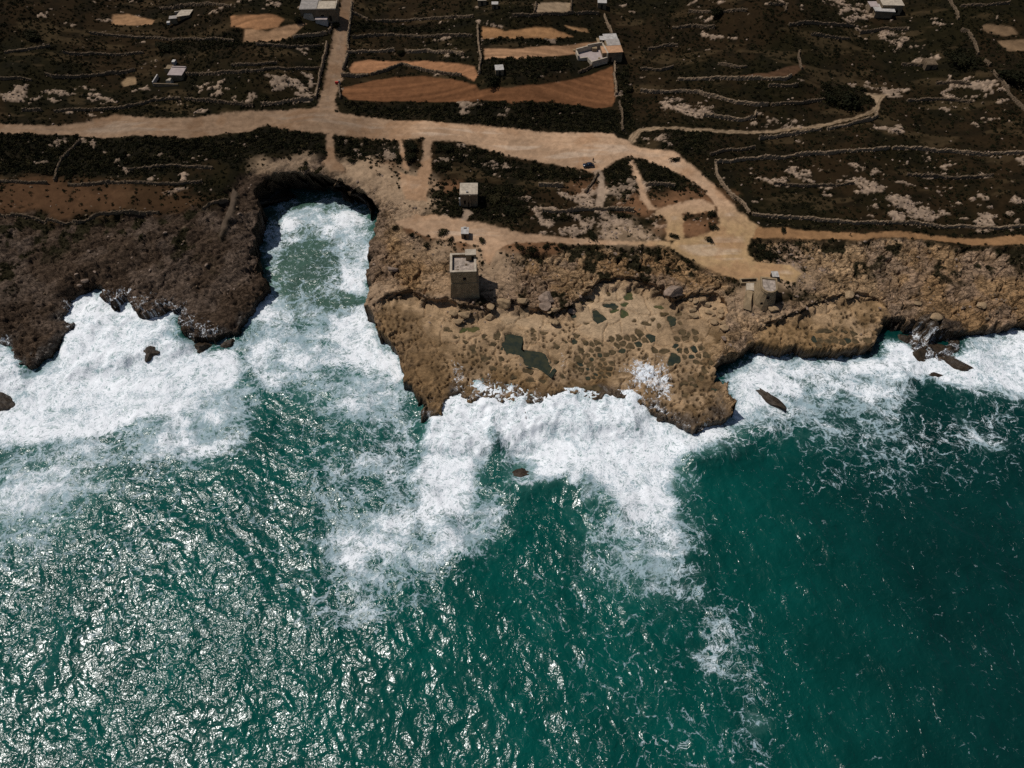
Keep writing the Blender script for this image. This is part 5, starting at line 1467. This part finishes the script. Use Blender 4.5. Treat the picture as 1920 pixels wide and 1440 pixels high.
BOULD = [(850, 590, 20, "boulder below the square tower, left of the split pair"), (872, 592, 26, "hollow-topped boulder below the square tower"), (861, 605, 24, "flat oval boulder on the shelf, lowest below the square tower"), (921, 594, 24, "round pitted boulder right of the square tower's foot"), (921, 577, 17, "flat stone directly beneath the square tower's right corner"),
         (945, 571, 38, "long slab leaning on the ledge right of the square tower"), (978, 566, 26, "thin ledge block between two larger slabs"), (1024, 562, 36, "pinkish block on top of the ledge at mid shelf"), (1024, 577, 26, "flat slab fallen under the pinkish ledge block"), (1039, 581, 15, "small pale boulder right of the fallen flat slab"), (1030, 590, 10, "smallest pale stone beside the mid shelf boulders"), (1039, 606, 20, "rounded pale boulder below the mid shelf cluster"), (1072, 582, 18, "sloping block at the corner of the dark ledge"),
         (1262, 556, 44, "large pinkish block overhanging the shelf's right end"), (1304, 567, 13, "top stone of the boulder heap left of the tapered tower"), (1295, 563, 10, "narrow stone beside the heap's top stone"), (1327, 573, 17, "roundest boulder of the heap left of the tapered tower"), (1303, 576, 12, "short boulder in the middle of the heap"), (1296, 582, 18, "wide boulder in the heap beside the pale shelf"), (1298, 595, 20, "angular boulder lowest left in the heap"), (1329, 588, 16, "wedge boulder in the heap's middle"), (1337, 591, 10, "small triangular stone in the heap"), (1352, 586, 14, "boulder at the heap's right side"), (1339, 579, 9, "tiny stone above the wedge boulder"), (1339, 606, 16, "boulder sliding down right of the shelf"), (1354, 607, 16, "bent slab at the heap's lower right"), (1357, 617, 20, "large flat boulder lowest in the heap"), (1351, 595, 14, "layered stone in the heap's right half"), (1290, 570, 11, "small stone at the heap's left edge"), (1316, 564, 10, "stone under the ledge shadow above the heap"), (1357, 636, 12, "pointed stone below the heap by the dark cove"),
         (1449, 582, 22, "pale flat slab at the tapered tower's foot"), (1720, 570, 14, "small boulder in the notch of the right cliff"), (1752, 596, 26, "big wedge block split off the right cliff"), (1590, 556, 26, "broad flat block above the right shelf"), (1838, 575, 20, "block on the right cliff's brow"), (160, 528, 14, "reddish boulder above the left surf notch"), (150, 536, 10, "second reddish stone above the left surf notch"), (736, 507, 22, "dark round boulder in a hollow by the inlet's right rim"), (702, 497, 8, "small dark stone on the inlet's right rim")]
for k, (px, py, w, lb) in enumerate(BOULD):
    x, y, z = spot(px, py, 7)
    wm = w / 5.75 * 1.05
    r = random.Random(k * 5 + 2)
    mat = M_ROCKP if ("pink" in lb or "reddish" in lb or "dark" in lb) else M_ROCK
    tag(rock("boulder", (x, y, z + wm * .16), (wm, wm * r.uniform(.62, .85), wm * r.uniform(.42, .58)), k + 10, mat, r.uniform(-.5, .5)), lb[0].upper() + lb[1:] if False else lb, "boulder", "loose boulders on the shelf and cliffs")
SEAR = [(284, 660, (14, 10, 7.5), 1.4, .1, "domed dark rock breaking through the left surf"), (2, 752, (12, 9, 6), .8, .2, "dark rock in the surf at the photo's left edge"), (1455, 752, (17, 5, 5), .8, -.75, "long dark slab of rock in the foam right of the shelf"), (978, 890, (8.5, 6.5, 4), .6, .3, "dark rocks bared between two breaking waves at centre"), (956, 904, (5.5, 5, 3.4), .6, .8, "smaller dark rock left of the bared pair at centre"), (1722, 668, (9, 7, 4.5), .8, .2, "wet rock closest to the cove in the right surf"), (1760, 652, (11, 8, 4.2), .9, -.3, "largest wet rock under the right cliff"), (1802, 684, (13, 6, 5), .7, -.7, "slanting wet rock furthest right in the surf"), (1698, 634, (6, 5, 3.6), .9, .4, "brown wet rock at the foot of the right cliff"), (1748, 704, (11, 5, 3), .3, .1, "low rock veiled by foam below the others at right"),
        (222, 582, (4.5, 6, 4), 1.8, .1, "narrow rock in the left surf notch"), (60, 668, (6, 6, 4), 1.2, .5, "rock under the tip of the left headland"), (380, 648, (9, 7, 5), 1.0, .3, "rock at the water's edge below the left headland"), (425, 645, (7, 4, 3), .6, .5, "rock at the left foot of the inlet mouth"), (140, 615, (5, 6, 3.5), 1.6, -.4, "rock at the left side of the surf notch"), (1240, 784, (6, 4, 2.6), .8, .2, "dark toe of rock below the shelf's right front"), (812, 776, (6, 5, 3), 1.0, .4, "dark rock at the tip of the shelf's left spur"), (984, 776, (2.0, 6.5, 3.4), 2.1, .2, "thin dark rock rib in the foam before the shelf")]
for k, (px, py, sz, z, rz, lb) in enumerate(SEAR):
    x, y = P(px, py, z)
    tag(rock("sea_rock", (x, y, z - .35 - sz[2] * .06), tuple(q * .88 for q in sz), k + 71, M_WETROCK, rz, 12, .45), lb, "rock", "rocks in the surf")

# ------------------------------------------------------------------ plants
def foliage_material(name, c1, c2, c3):
    m = NT(name); p = m.pos()
    oi = m.n.new("ShaderNodeObjectInfo")
    n = m.noise(p, .35, 3, .6); n2 = m.noise(p, 3.0, 2, .6)
    c = m.mix(m.mr(n, .35, .65), C(*c1), C(*c2))
    c = m.mix(m.mr(m.ma('ADD', oi.outputs["Random"], m.ma('MULTIPLY', n2, .5)), .85, 1.25), c, C(*c3))
    return m.out(c, .85, None, .04)


MF_DARK = foliage_material("maquis_leaves", (.0085, .0092, .0042), (.0155, .0138, .0062), (.032, .026, .0115))
MF_OLIVE = foliage_material("spurge_leaves", (.016, .017, .0065), (.028, .024, .010), (.060, .046, .020))
MF_DRY = foliage_material("dry_grass_blades", (.040, .029, .014), (.07, .050, .024), (.11, .080, .042))
M_STEM = plain("woody_stem", (.045, .032, .022), .3, 3, .9, .05)


def leaf_cloud(n, seed, flat=.75, leaf=.22, hollow=.55):
    """leaf-sized faces spread through a low uneven dome of radius 1"""
    r = np.random.default_rng(seed)
    v, f = [], []
    lobes = [(r.uniform(-.45, .45), r.uniform(-.45, .45), r.uniform(.25, .55), r.uniform(.38, .62)) for _ in range(6)] + [(0, 0, .3, .6)]
    for k in range(n):
        lx, ly, lz, lr = lobes[k % len(lobes)]
        d = r.normal(size=3); d /= np.linalg.norm(d); d[2] = abs(d[2]) * 1.0 - .12
        rad = lr * r.uniform(hollow, 1.05)
        c = np.array([lx, ly, lz * flat]) + d * rad * np.array([1, 1, flat])
        if c[2] < .02: c[2] = .02
        a = r.normal(size=3) * .55 + d; a /= np.linalg.norm(a)
        t1 = np.cross(a, r.normal(size=3)); t1 /= np.linalg.norm(t1) + 1e-6
        t2 = np.cross(a, t1)
        s1, s2 = leaf * r.uniform(.6, 1.3), leaf * r.uniform(.35, .8)
        b = len(v)
        v += [tuple(c - t1 * s1), tuple(c + t2 * s2), tuple(c + t1 * s1), tuple(c - t2 * s2)]
        f.append((b, b + 1, b + 2, b + 3))
    return v, f


def scatter(name, pts, scl, rot, protos, label, cat):
    """an uncountable mass: one object that carries many small copies"""
    me = bpy.data.meshes.new(name); me.vertices.add(len(pts)); me.vertices.foreach_set("co", f32(pts).ravel())
    a = me.attributes.new("scl", 'FLOAT_VECTOR', 'POINT'); a.data.foreach_set("vector", f32(scl).ravel())
    a = me.attributes.new("rot", 'FLOAT', 'POINT'); a.data.foreach_set("value", f32(rot).ravel())
    o = bpy.data.objects.new(name, me); COL.objects.link(o)
    coll = bpy.data.collections.new(name + "_kinds")
    for p in protos: coll.objects.link(p)
    ng = bpy.data.node_groups.new(name, 'GeometryNodeTree')
    ng.interface.new_socket("Geometry", in_out='INPUT', socket_type='NodeSocketGeometry')
    ng.interface.new_socket("Geometry", in_out='OUTPUT', socket_type='NodeSocketGeometry')
    N = ng.nodes; L_ = ng.links
    gi, go = N.new("NodeGroupInput"), N.new("NodeGroupOutput")
    iop = N.new("GeometryNodeInstanceOnPoints"); ci = N.new("GeometryNodeCollectionInfo")
    ci.inputs[0].default_value = coll; ci.inputs["Separate Children"].default_value = True; ci.inputs["Reset Children"].default_value = True
    iop.inputs["Pick Instance"].default_value = True
    na = N.new("GeometryNodeInputNamedAttribute"); na.data_type = 'FLOAT_VECTOR'; na.inputs[0].default_value = "scl"
    nr = N.new("GeometryNodeInputNamedAttribute"); nr.data_type = 'FLOAT'; nr.inputs[0].default_value = "rot"
    cx = N.new("ShaderNodeCombineXYZ"); L_.new(nr.outputs[0], cx.inputs[2])
    e2r = N.new("FunctionNodeEulerToRotation"); L_.new(cx.outputs[0], e2r.inputs[0])
    L_.new(gi.outputs[0], iop.inputs["Points"]); L_.new(ci.outputs[0], iop.inputs["Instance"])
    L_.new(e2r.outputs[0], iop.inputs["Rotation"]); L_.new(na.outputs[0], iop.inputs["Scale"])
    L_.new(iop.outputs[0], go.inputs[0])
    md = o.modifiers.new("spread", 'NODES'); md.node_group = ng
    return tag(o, label, cat, kind='stuff')


def proto(name, v, f, mat):
    me = bpy.data.meshes.new(name); me.from_pydata(v, [], f); me.materials.append(mat)
    return bpy.data.objects.new(name, me)


def take(n, seed, x0=-265, x1=265, y0=118, y1=372):
    r = np.random.default_rng(seed)
    y = f32(r.uniform(y0, y1, n)); x = f32(r.uniform(-1, 1, n)) * halfwidth(y)
    j, i = cell(x, y)
    return r, x, y, j, i


wayf = np.maximum(way, fw)
vegd = np.clip(.30 + .55 * sstep(.42, .62, fbm(X, Y, 12, 4, 501)), 0, 1)
vegd = np.maximum(vegd, dn * 1.0)
vegd = vegd * (1 - .93 * sstep(.1, .6, stone_t * 1.0)) * (1 - .55 * sstep(.35, .8, pale)) * (1 - .75 * sstep(.2, .6, earth))
vegd = np.where(rocky > .45, np.maximum(tuft * .9, .02 * sstep(14, 26, coast) * (1 - lowm)), vegd)
vegd = np.maximum(vegd, dn * .75 * (rocky > .2) * (1 - lowm))
vegd = vegd * sstep(.1, -.7, wayf)
# keep the buildings clear
for (px, py, r_) in ((872, 535, 8), (880, 376, 5), (872, 442, 3), (600, 30, 11), (1110, 108, 12), (1147, 105, 9), (1660, 26, 9), (340, 34, 8), (320, 150, 10), (1433, 555, 9), (1103, 308, 4), (937, 137, 3), (1128, 14, 3), (928, 15, 3), (904, 8, 3), (1131, 80, 3), (582, 4, 6), (1744, 127, 4), (1636, 20, 3), (1404, 525, 5)):
    cx, cy, _ = spot(px, py)
    vegd = vegd * sstep(r_ * .75, r_, np.hypot(X - cx, Y - cy))

r, x, y, j, i = take(150000, 11)
ok = (r.random(len(x)) < vegd[j, i] * (.62 + .33 * dn[j, i])) & (coast[j, i] > 4)
x, y, j, i = x[ok], y[ok], j[ok], i[ok]
d_ = dn[j, i]
size = r.uniform(.30, .92, len(x)) * (1 + .35 * d_) * np.where(rocky[j, i] > .45, .7, 1)
pts = np.stack([x, y, hz(x, y) - .08], 1)
protos = [proto("shrub_clump", *leaf_cloud(46, 600 + k, .8, .26), MF_DARK) for k in range(4)] + [proto("spurge_clump", *leaf_cloud(40, 640, .65, .24), MF_OLIVE)]
scatter("scrub", pts, np.stack([size * r.uniform(.9, 1.4, len(x)), size, size * r.uniform(.7, 1.15, len(x))], 1), r.uniform(0, 6.28, len(x)), protos, "dense low evergreen scrub covering the terraces behind the coast", "scrub")
NSCRUB = len(x)

r, x, y, j, i = take(60000, 13)
gd = .10 * sstep(.45, .65, fbm(X, Y, 18, 3, 511)) * (rocky < .4) * (1 - stone_t) + .05 * (rocky > .4) * (1 - lowm) * sstep(10, 20, coast)
gd = gd * sstep(.2, -.5, wayf)
ok = r.random(len(x)) < gd[j, i]
x, y, j, i = x[ok], y[ok], j[ok], i[ok]


def tuft_mesh(seed):
    q = np.random.default_rng(seed); v, f = [], []
    for k in range(22):
        a = q.uniform(0, 6.28); rr = q.uniform(0, .4); ln = q.uniform(.4, .9); le = q.uniform(.2, .7)
        bx, by = rr * math.cos(a), rr * math.sin(a); w = .05
        b = len(v)
        v += [(bx - w * math.sin(a), by + w * math.cos(a), 0), (bx + w * math.sin(a), by - w * math.cos(a), 0), (bx + le * math.cos(a), by + le * math.sin(a), ln)]
        f.append((b, b + 1, b + 2))
    return v, f


scatter("dry_grass", np.stack([x, y, hz(x, y) - .03], 1), np.stack([r.uniform(.5, 1.1, len(x))] * 3, 1), r.uniform(0, 6.28, len(x)), [proto("grass_tuft", *tuft_mesh(k), MF_DRY) for k in range(3)], "tufts of dry straw-coloured grass among the scrub", "grass")

# loose stones lying about
def stone_mesh(seed):
    q = np.random.default_rng(seed); v = []
    for zz, sc in ((0, .9), (.35, 1.0), (.7, .6)):
        for c in range(6):
            an = c * math.pi / 3 + q.uniform(-.25, .25)
            v.append((.5 * sc * math.cos(an) * q.uniform(.75, 1.25), .5 * sc * math.sin(an) * q.uniform(.7, 1.2), zz * .7 * q.uniform(.85, 1.15)))
    f = [(l * 6 + c, l * 6 + (c + 1) % 6, l * 6 + 6 + (c + 1) % 6, l * 6 + 6 + c) for l in range(2) for c in range(6)] + [tuple(range(12, 18))]
    return v, f


r, x, y, j, i = take(110000, 17, y0=105)
sdn = np.where(rocky > .4, .12 * (1 - lowm) * sstep(.45, .65, fbm(X, Y, 9, 3, 521)) + .03 * lowm * sstep(.55, .7, fbm(X, Y, 7, 3, 531)), .50 * stone_t + .010)
sdn = sdn * np.where(way > -.3, .02, 1) * np.where(fw > 0, .03, 1) * (coast > 2) * (1 - .7 * leftness * (rocky > .4))
ok = (r.random(len(x)) < sdn[j, i]) & (pool_d[j, i] < -.5)
x, y, j, i = x[ok], y[ok], j[ok], i[ok]
ss = r.uniform(.3, .95, len(x)) * np.where(rocky[j, i] > .4, 1.15, 1.0)
scatter("loose_stones", np.stack([x, y, hz(x, y) - .1], 1), np.stack([ss * r.uniform(.9, 1.6, len(x)), ss, ss * r.uniform(.6, 1.1, len(x))], 1), r.uniform(0, 6.28, len(x)), [proto("field_stone", *stone_mesh(k), M_RUBBLE_D if k < 2 else M_ROCKP) for k in range(4)], "pale loose limestone rubble scattered over scrub and shore", "rubble")


def bush(px, py, w, d, h, label, name="evergreen_bush", mat=None, seed=0, n=520):
    x, y, z = spot(px, py)
    t = empty(name, (x, y, z), seed * .7)
    v, f = leaf_cloud(n, 900 + seed, .8, .105, .6)
    v = [(a * w * .5, b * d * .5, c * h) for a, b, c in v]
    from_lists("foliage", v, f, mat or MF_DARK, t)
    st = MB()
    q = random.Random(seed)
    for k in range(5):
        an = q.uniform(0, 6.28); e = q.uniform(.2, .32)
        bx, by = e * w * math.cos(an), e * d * math.sin(an)
        b0 = [(.10 * math.cos(c * 2.1) , .10 * math.sin(c * 2.1)) for c in range(3)]
        st.frus(b0, [(bx + a * .5, by + b * .5) for a, b in b0], -.25, h * .62)
    st.build("stem", M_STEM, t)
    return tag(t, label, "tree" if "tree" in name else "bush", "bushes and low trees that stand apart")


BUSH = [(771, 296, 6.5, 9, 2.4, "tall oval dark bush between two sandy spurs of the road"), (771, 276, 6.5, 9, 2.4, "dark bush behind the oval one between the road spurs"), (925, 156, 9.5, 6, 3.4, "round dark bush at the corner of the ploughed fields"), (1424, 466, 7, 6, 2.2, "left dark bush at the edge of the sandy clearing"), (1440, 478, 6, 5, 2.0, "lower dark bush at the edge of the sandy clearing"), (832, 438, 6, 5, 1.6, "dark bush ringing a hollow behind the square tower, left"), (846, 450, 4, 3.4, 1.3, "small bush below the hollow behind the square tower"), (905, 452, 5, 3.2, 1.4, "low bush right of the tiny white-roofed hut"),
        (975, 466, 5, 3.5, 1.6, "left bush of the hedge under the footpath"), (998, 470, 6, 4, 1.7, "widest bush of the hedge under the footpath"), (1024, 464, 5, 3.4, 1.5, "third bush of the hedge under the footpath"), (1052, 462, 4.5, 3, 1.4, "rightmost bush of the hedge under the footpath"), (1110, 442, 8.5, 3.6, 1.6, "long low bush above the footpath near the walker"), (1262, 444, 6, 2.6, 1.3, "low bush at the footpath's meeting with the clearing"), (568, 318, 6, 3.6, 1.3, "flat dark bush on the rim behind the inlet, left"), (600, 322, 6.5, 4, 1.5, "flat dark bush on the rim behind the inlet, right"), (573, 307, 4.5, 2.4, 1.1, "small bush just above the inlet's rim"), (660, 303, 5.5, 3, 1.4, "dark bush on the sandy ground right of the inlet's head"),
        (742, 428, 3.6, 3, 1.3, "round dark bush beside the inlet's right rim, upper"), (772, 442, 3, 2.6, 1.1, "small round dark bush right of the inlet's rim"), (800, 462, 4, 3.4, 1.2, "speckled bush left of the square tower"), (1330, 452, 5, 3.4, 1.5, "lowest bush inside the bend of the sandy road"), (1338, 430, 5, 3.4, 1.5, "middle bush inside the bend of the sandy road"), (1334, 402, 5.5, 3.6, 1.7, "upper bush inside the bend of the sandy road"), (1470, 432, 5, 2.6, 1.2, "bush strip at the start of the orange coastal track"),
        (840, 278, 6.5, 6, 2.0, "square dark bush right of the sandy road spur"), (835, 310, 6, 7, 2.0, "dark bush below the square one right of the road spur"), (1265, 300, 6, 3.2, 1.4, "bush on the island between two arms of the road"), (820, 365, 7, 5, 1.8, "big bush left of the flat pale-roofed house"), (930, 375, 8, 6, 1.9, "broad bush right of the flat pale-roofed house"), (955, 395, 8, 6, 1.8, "broad bush lower right of the flat pale-roofed house")]
for k, (px, py, w, d, h, lb) in enumerate(BUSH): bush(px, py, w, d, h, lb, seed=k, n=620 if w > 6 else 420)
TREES = [(1588, 196, 16, 12, 5.0, "largest dark spreading tree beside the end of the track"), (1560, 190, 11, 9, 4.2, "dark tree left of the largest one by the track"), (1800, 118, 15, 10, 4.6, "dark tree beside the upper diagonal wall at right"), (1895, 150, 15, 10, 4.6, "dark tree right of the lower diagonal wall"), (1345, 28, 8, 6, 3.4, "round dark tree near the top right of centre"), (632, 52, 4, 4, 3.0, "small tree at the bend of the farmhouse yard wall"), (560, 40, 5.5, 4, 2.4, "round bush in the farm's tilled plot"), (308, 92, 12, 7, 3.2, "dark tree below the open shelter"), (65, 72, 12, 8, 3.2, "dark tree near the photo's upper left edge"), (752, 102, 5, 4, 2.4, "bush in the gap of the fallow field's lower wall"), (1178, 170, 5, 4, 2.4, "round bush right of the pale upright wall")]
for k, (px, py, w, d, h, lb) in enumerate(TREES): bush(px, py, w, d, h, lb, "spreading_tree" if "tree" in lb else "evergreen_bush", seed=50 + k, n=800)

# ------------------------------------------------------------------ parked car
def car():
    x, y, z = spot(1103, 312)
    t = empty("parked_car", (x, y, z + .02), math.radians(4))
    pm = NT("dark_blue_car_paint"); pm.out(C(.006, .010, .022), .25, None, .5); pm.b.inputs["Coat Weight"].default_value = .6
    gm = NT("car_glass"); gm.out(C(.004, .005, .006), .06, None, .5)
    rb = NT("tyre_rubber"); rb.out(C(.012, .012, .012), .9)
    al = NT("wheel_alloy"); al.out(C(.30, .30, .31), .35); al.b.inputs["Metallic"].default_value = .8
    lm = NT("lamp_lens"); lm.out(C(.55, .55, .52), .15)
    lr = NT("rear_lamp_lens"); lr.out(C(.25, .01, .01), .2)

    def loft(name, secs, mat):
        v, f = [], []; n = len(secs[0][1])
        for (xx, pr) in secs: v += [(xx, a, b) for a, b in pr]
        for s in range(len(secs) - 1):
            for k in range(n):
                f.append((s * n + k, s * n + (k + 1) % n, (s + 1) * n + (k + 1) % n, (s + 1) * n + k))
        f += [tuple(range(n - 1, -1, -1)), tuple((len(secs) - 1) * n + k for k in range(n))]
        return from_lists(name, v, f, mat, t, True)

    def sec(w, z0, z1): return [(-w * .9, z0), (-w, z0 + (z1 - z0) * .35), (-w * .97, z0 + (z1 - z0) * .8), (-w * .85, z1), (w * .85, z1), (w * .97, z0 + (z1 - z0) * .8), (w, z0 + (z1 - z0) * .35), (w * .9, z0)]
    loft("body", [(-2.05, sec(.70, .42, .72)), (-1.95, sec(.82, .3, .86)), (-1.2, sec(.87, .24, .92)), (0, sec(.88, .24, .94)), (1.1, sec(.87, .24, .95)), (1.8, sec(.83, .28, .92)), (2.05, sec(.72, .4, .8))], pm.m)
    loft("windows", [(-1.05, sec(.72, .90, .95)), (-.45, sec(.70, .90, 1.38)), (.9, sec(.69, .90, 1.40)), (1.75, sec(.68, .90, .98))], gm.m)
    loft("roof", [(-.5, sec(.60, 1.36, 1.41)), (.2, sec(.63, 1.37, 1.47)), (1.0, sec(.60, 1.36, 1.43))], pm.m)
    for sx_ in (-1.25, 1.3):
        for sy_ in (-.82, .82):
            def disc(name, rr, wd, mat, par):
                n = 16; v = [(rr * math.cos(k * 2 * math.pi / n), s * wd, rr * math.sin(k * 2 * math.pi / n)) for s in (-.5, .5) for k in range(n)]
                f = [tuple(range(n - 1, -1, -1)), tuple(range(n, 2 * n))] + [(k, (k + 1) % n, n + (k + 1) % n, n + k) for k in range(n)]
                return from_lists(name, v, f, mat, par)
            w = disc("wheel", .31, .2, rb.m, t); w.location = (sx_, sy_, .31)
            disc("rim", .19, .215, al.m, w)
    for sy_ in (-.55, .55):
        MB().box(-2.07, -1.97, sy_ - .16, sy_ + .16, .60, .74).build("headlight", lm.m, t)
        MB().box(1.98, 2.07, sy_ - .14, sy_ + .14, .62, .78).build("rear_light", lr.m, t)
        MB().box(-.75, -.55, sy_ * 1.62 - .08, sy_ * 1.62 + .08, .92, 1.04).build("wing_mirror", pm.m, t)
    tag(t, "dark blue parked car on the dirt road's lower edge", "car")


car()

# ------------------------------------------------------------------ people
M_SKIN = plain("skin", (.40, .25, .17), .1, 6, .6, .01)
M_HAIR = plain("dark_hair", (.02, .014, .010), .2, 8, .7, .01)


def cloth(name, c): return plain(name, c, .2, 6, .9, .01)


def person(px, py, shirt, trousers, label, rz=0., stride=.12, height=1.74):
    x, y, z = spot(px, py)
    t = empty("person", (x, y, z), rz)
    k = height / 1.74
    J = {"pel": (0, 0, .95), "wst": (0, 0, 1.08), "chs": (0, 0, 1.32), "nk": (0, 0, 1.48), "hd": (0, -.01, 1.60), "tp": (0, 0, 1.72),
         "shl": (-.19, 0, 1.41), "ell": (-.26, .02 + stride * .3, 1.13), "hal": (-.25, -.06 + stride * .4, .88), "shr": (.19, 0, 1.41), "elr": (.26, .02 - stride * .3, 1.13), "har": (.25, -.08 - stride * .4, .88),
         "hpl": (-.10, 0, .90), "knl": (-.11, -.03 - stride, .50), "anl": (-.11, .02 - stride * 1.1, .09), "tol": (-.12, -.16 - stride * 1.1, .04), "hpr": (.10, 0, .90), "knr": (.11, -.02 + stride * .5, .50), "anr": (.11, .04 + stride * 1.4, .09), "tor": (.12, -.12 + stride * 1.4, .04)}
    E = [("pel", "wst"), ("wst", "chs"), ("chs", "nk"), ("nk", "hd"), ("hd", "tp"), ("chs", "shl"), ("shl", "ell"), ("ell", "hal"), ("chs", "shr"), ("shr", "elr"), ("elr", "har"), ("pel", "hpl"), ("hpl", "knl"), ("knl", "anl"), ("anl", "tol"), ("pel", "hpr"), ("hpr", "knr"), ("knr", "anr"), ("anr", "tor")]
    R = {"pel": .145, "wst": .13, "chs": .155, "nk": .058, "hd": .098, "tp": .07, "shl": .07, "ell": .045, "hal": .036, "shr": .07, "elr": .045, "har": .036, "hpl": .09, "knl": .062, "anl": .045, "tol": .04, "hpr": .09, "knr": .062, "anr": .045, "tor": .04}
    names = list(J); ix = {n: a for a, n in enumerate(names)}
    v = [tuple(c * k for c in J[n]) for n in names]; e = [(ix[a], ix[b]) for a, b in E]
    for s, hn in ((-1, "hal"), (1, "har")):                 # fingers and thumb
        h = J[hn]
        for q in range(5):
            b0 = len(v)
            dx = (q - 2) * .016
            ln = (.055, .075, .08, .072, .058)[q]
            v += [(k * (h[0] + (.02 * -s if q == 0 else 0)), k * (h[1] + dx), k * (h[2] - .03)), (k * (h[0] + (.035 * -s if q == 0 else .006 * -s)), k * (h[1] + dx * 1.2 - .012), k * (h[2] - .03 - ln))]
            e += [(ix[hn], b0), (b0, b0 + 1)]
            names += [hn + "f", hn + "g"]
    me = bpy.data.meshes.new("person_body"); me.from_pydata(v, e, [])
    o = bpy.data.objects.new("body", me); COL.objects.link(o); o.parent = t
    md = o.modifiers.new("skin", 'SKIN')
    for a, n in enumerate(names):
        rr = R.get(n, .011) * k
        me.skin_vertices[0].data[a].radius = (rr, rr * (.72 if n in ("pel", "wst", "chs") else 1))
        me.skin_vertices[0].data[a].use_root = n == "pel"
    o.modifiers.new("smooth", 'SUBSURF').levels = 1
    for mm in (M_SKIN,): me.materials.append(mm)

    def tubes(name, segs, mat):
        b = MB(); nn = 8; vv, ff = [], []
        for (p0, p1, r0, r1, sy_) in segs:
            q0 = len(vv)
            for p_, r_ in ((p0, r0), (p1, r1)):
                vv += [(k * (p_[0] + r_ * math.cos(c * 2 * math.pi / nn)), k * (p_[1] + sy_ * r_ * math.sin(c * 2 * math.pi / nn)), k * p_[2]) for c in range(nn)]
            ff += [(q0 + c, q0 + (c + 1) % nn, q0 + nn + (c + 1) % nn, q0 + nn + c) for c in range(nn)] + [tuple(range(q0 + nn, q0 + 2 * nn)), tuple(range(q0 + nn - 1, q0 - 1, -1))]
        return from_lists(name, vv, ff, mat, t, True)
    tubes("shirt", [(J["pel"], J["wst"], .175, .165, .8), (J["wst"], J["chs"], .165, .205, .8), (J["chs"], (0, 0, 1.45), .205, .13, .8), (J["shl"], J["ell"], .09, .065, 1), (J["shr"], J["elr"], .09, .065, 1)], shirt)
    tubes("trousers", [((0, 0, .84), J["wst"], .18, .168, .85), (J["hpl"], J["knl"], .115, .085, 1), (J["knl"], J["anl"], .085, .065, 1), (J["hpr"], J["knr"], .115, .085, 1), (J["knr"], J["anr"], .085, .065, 1)], trousers)
    hv = IV.copy() * .108; hv[:, 2] = np.maximum(hv[:, 2], -.01); hv[:, 1] = np.where((hv[:, 1] < -.05) & (hv[:, 2] < .05), -.05, hv[:, 1])
    from_lists("hair", [(k * a, k * (b + .018), k * (c + 1.635)) for a, b, c in hv.tolist()], IF, M_HAIR, t, True)
    return tag(t, label, "person", "people out walking")


person(1112, 303, cloth("dark_jacket", (.012, .010, .012)), cloth("dark_trousers", (.010, .010, .014)), "person in dark clothes standing behind the parked car", .4, .02)
person(1104, 454, cloth("black_coat", (.010, .010, .010)), cloth("black_trousers", (.012, .011, .010)), "person in black walking on the footpath right of the square tower", 1.4, .15)
person(1593, 442, cloth("brown_coat", (.030, .022, .016)), cloth("brown_trousers", (.022, .017, .012)), "person in brown on the orange coastal track", 1.6, .14)

x, y, z = spot(633, 158)
t = empty("gate_marker", (x, y, z))
MB().box(-.9, .5, -.25, .25, .25, 1.15).build("red_board", M_RED, t)
MB().box(-.8, -.6, -.05, .05, -.3, .25).box(.2, .4, -.05, .05, -.3, .25).build("legs", M_WOOD, t)
MB().box(.5, 1.2, .1, .5, -.3, 1.6).build("white_post", M_WHITE, t)
tag(t, "small red board with white post at the ploughed field's gate", "marker")
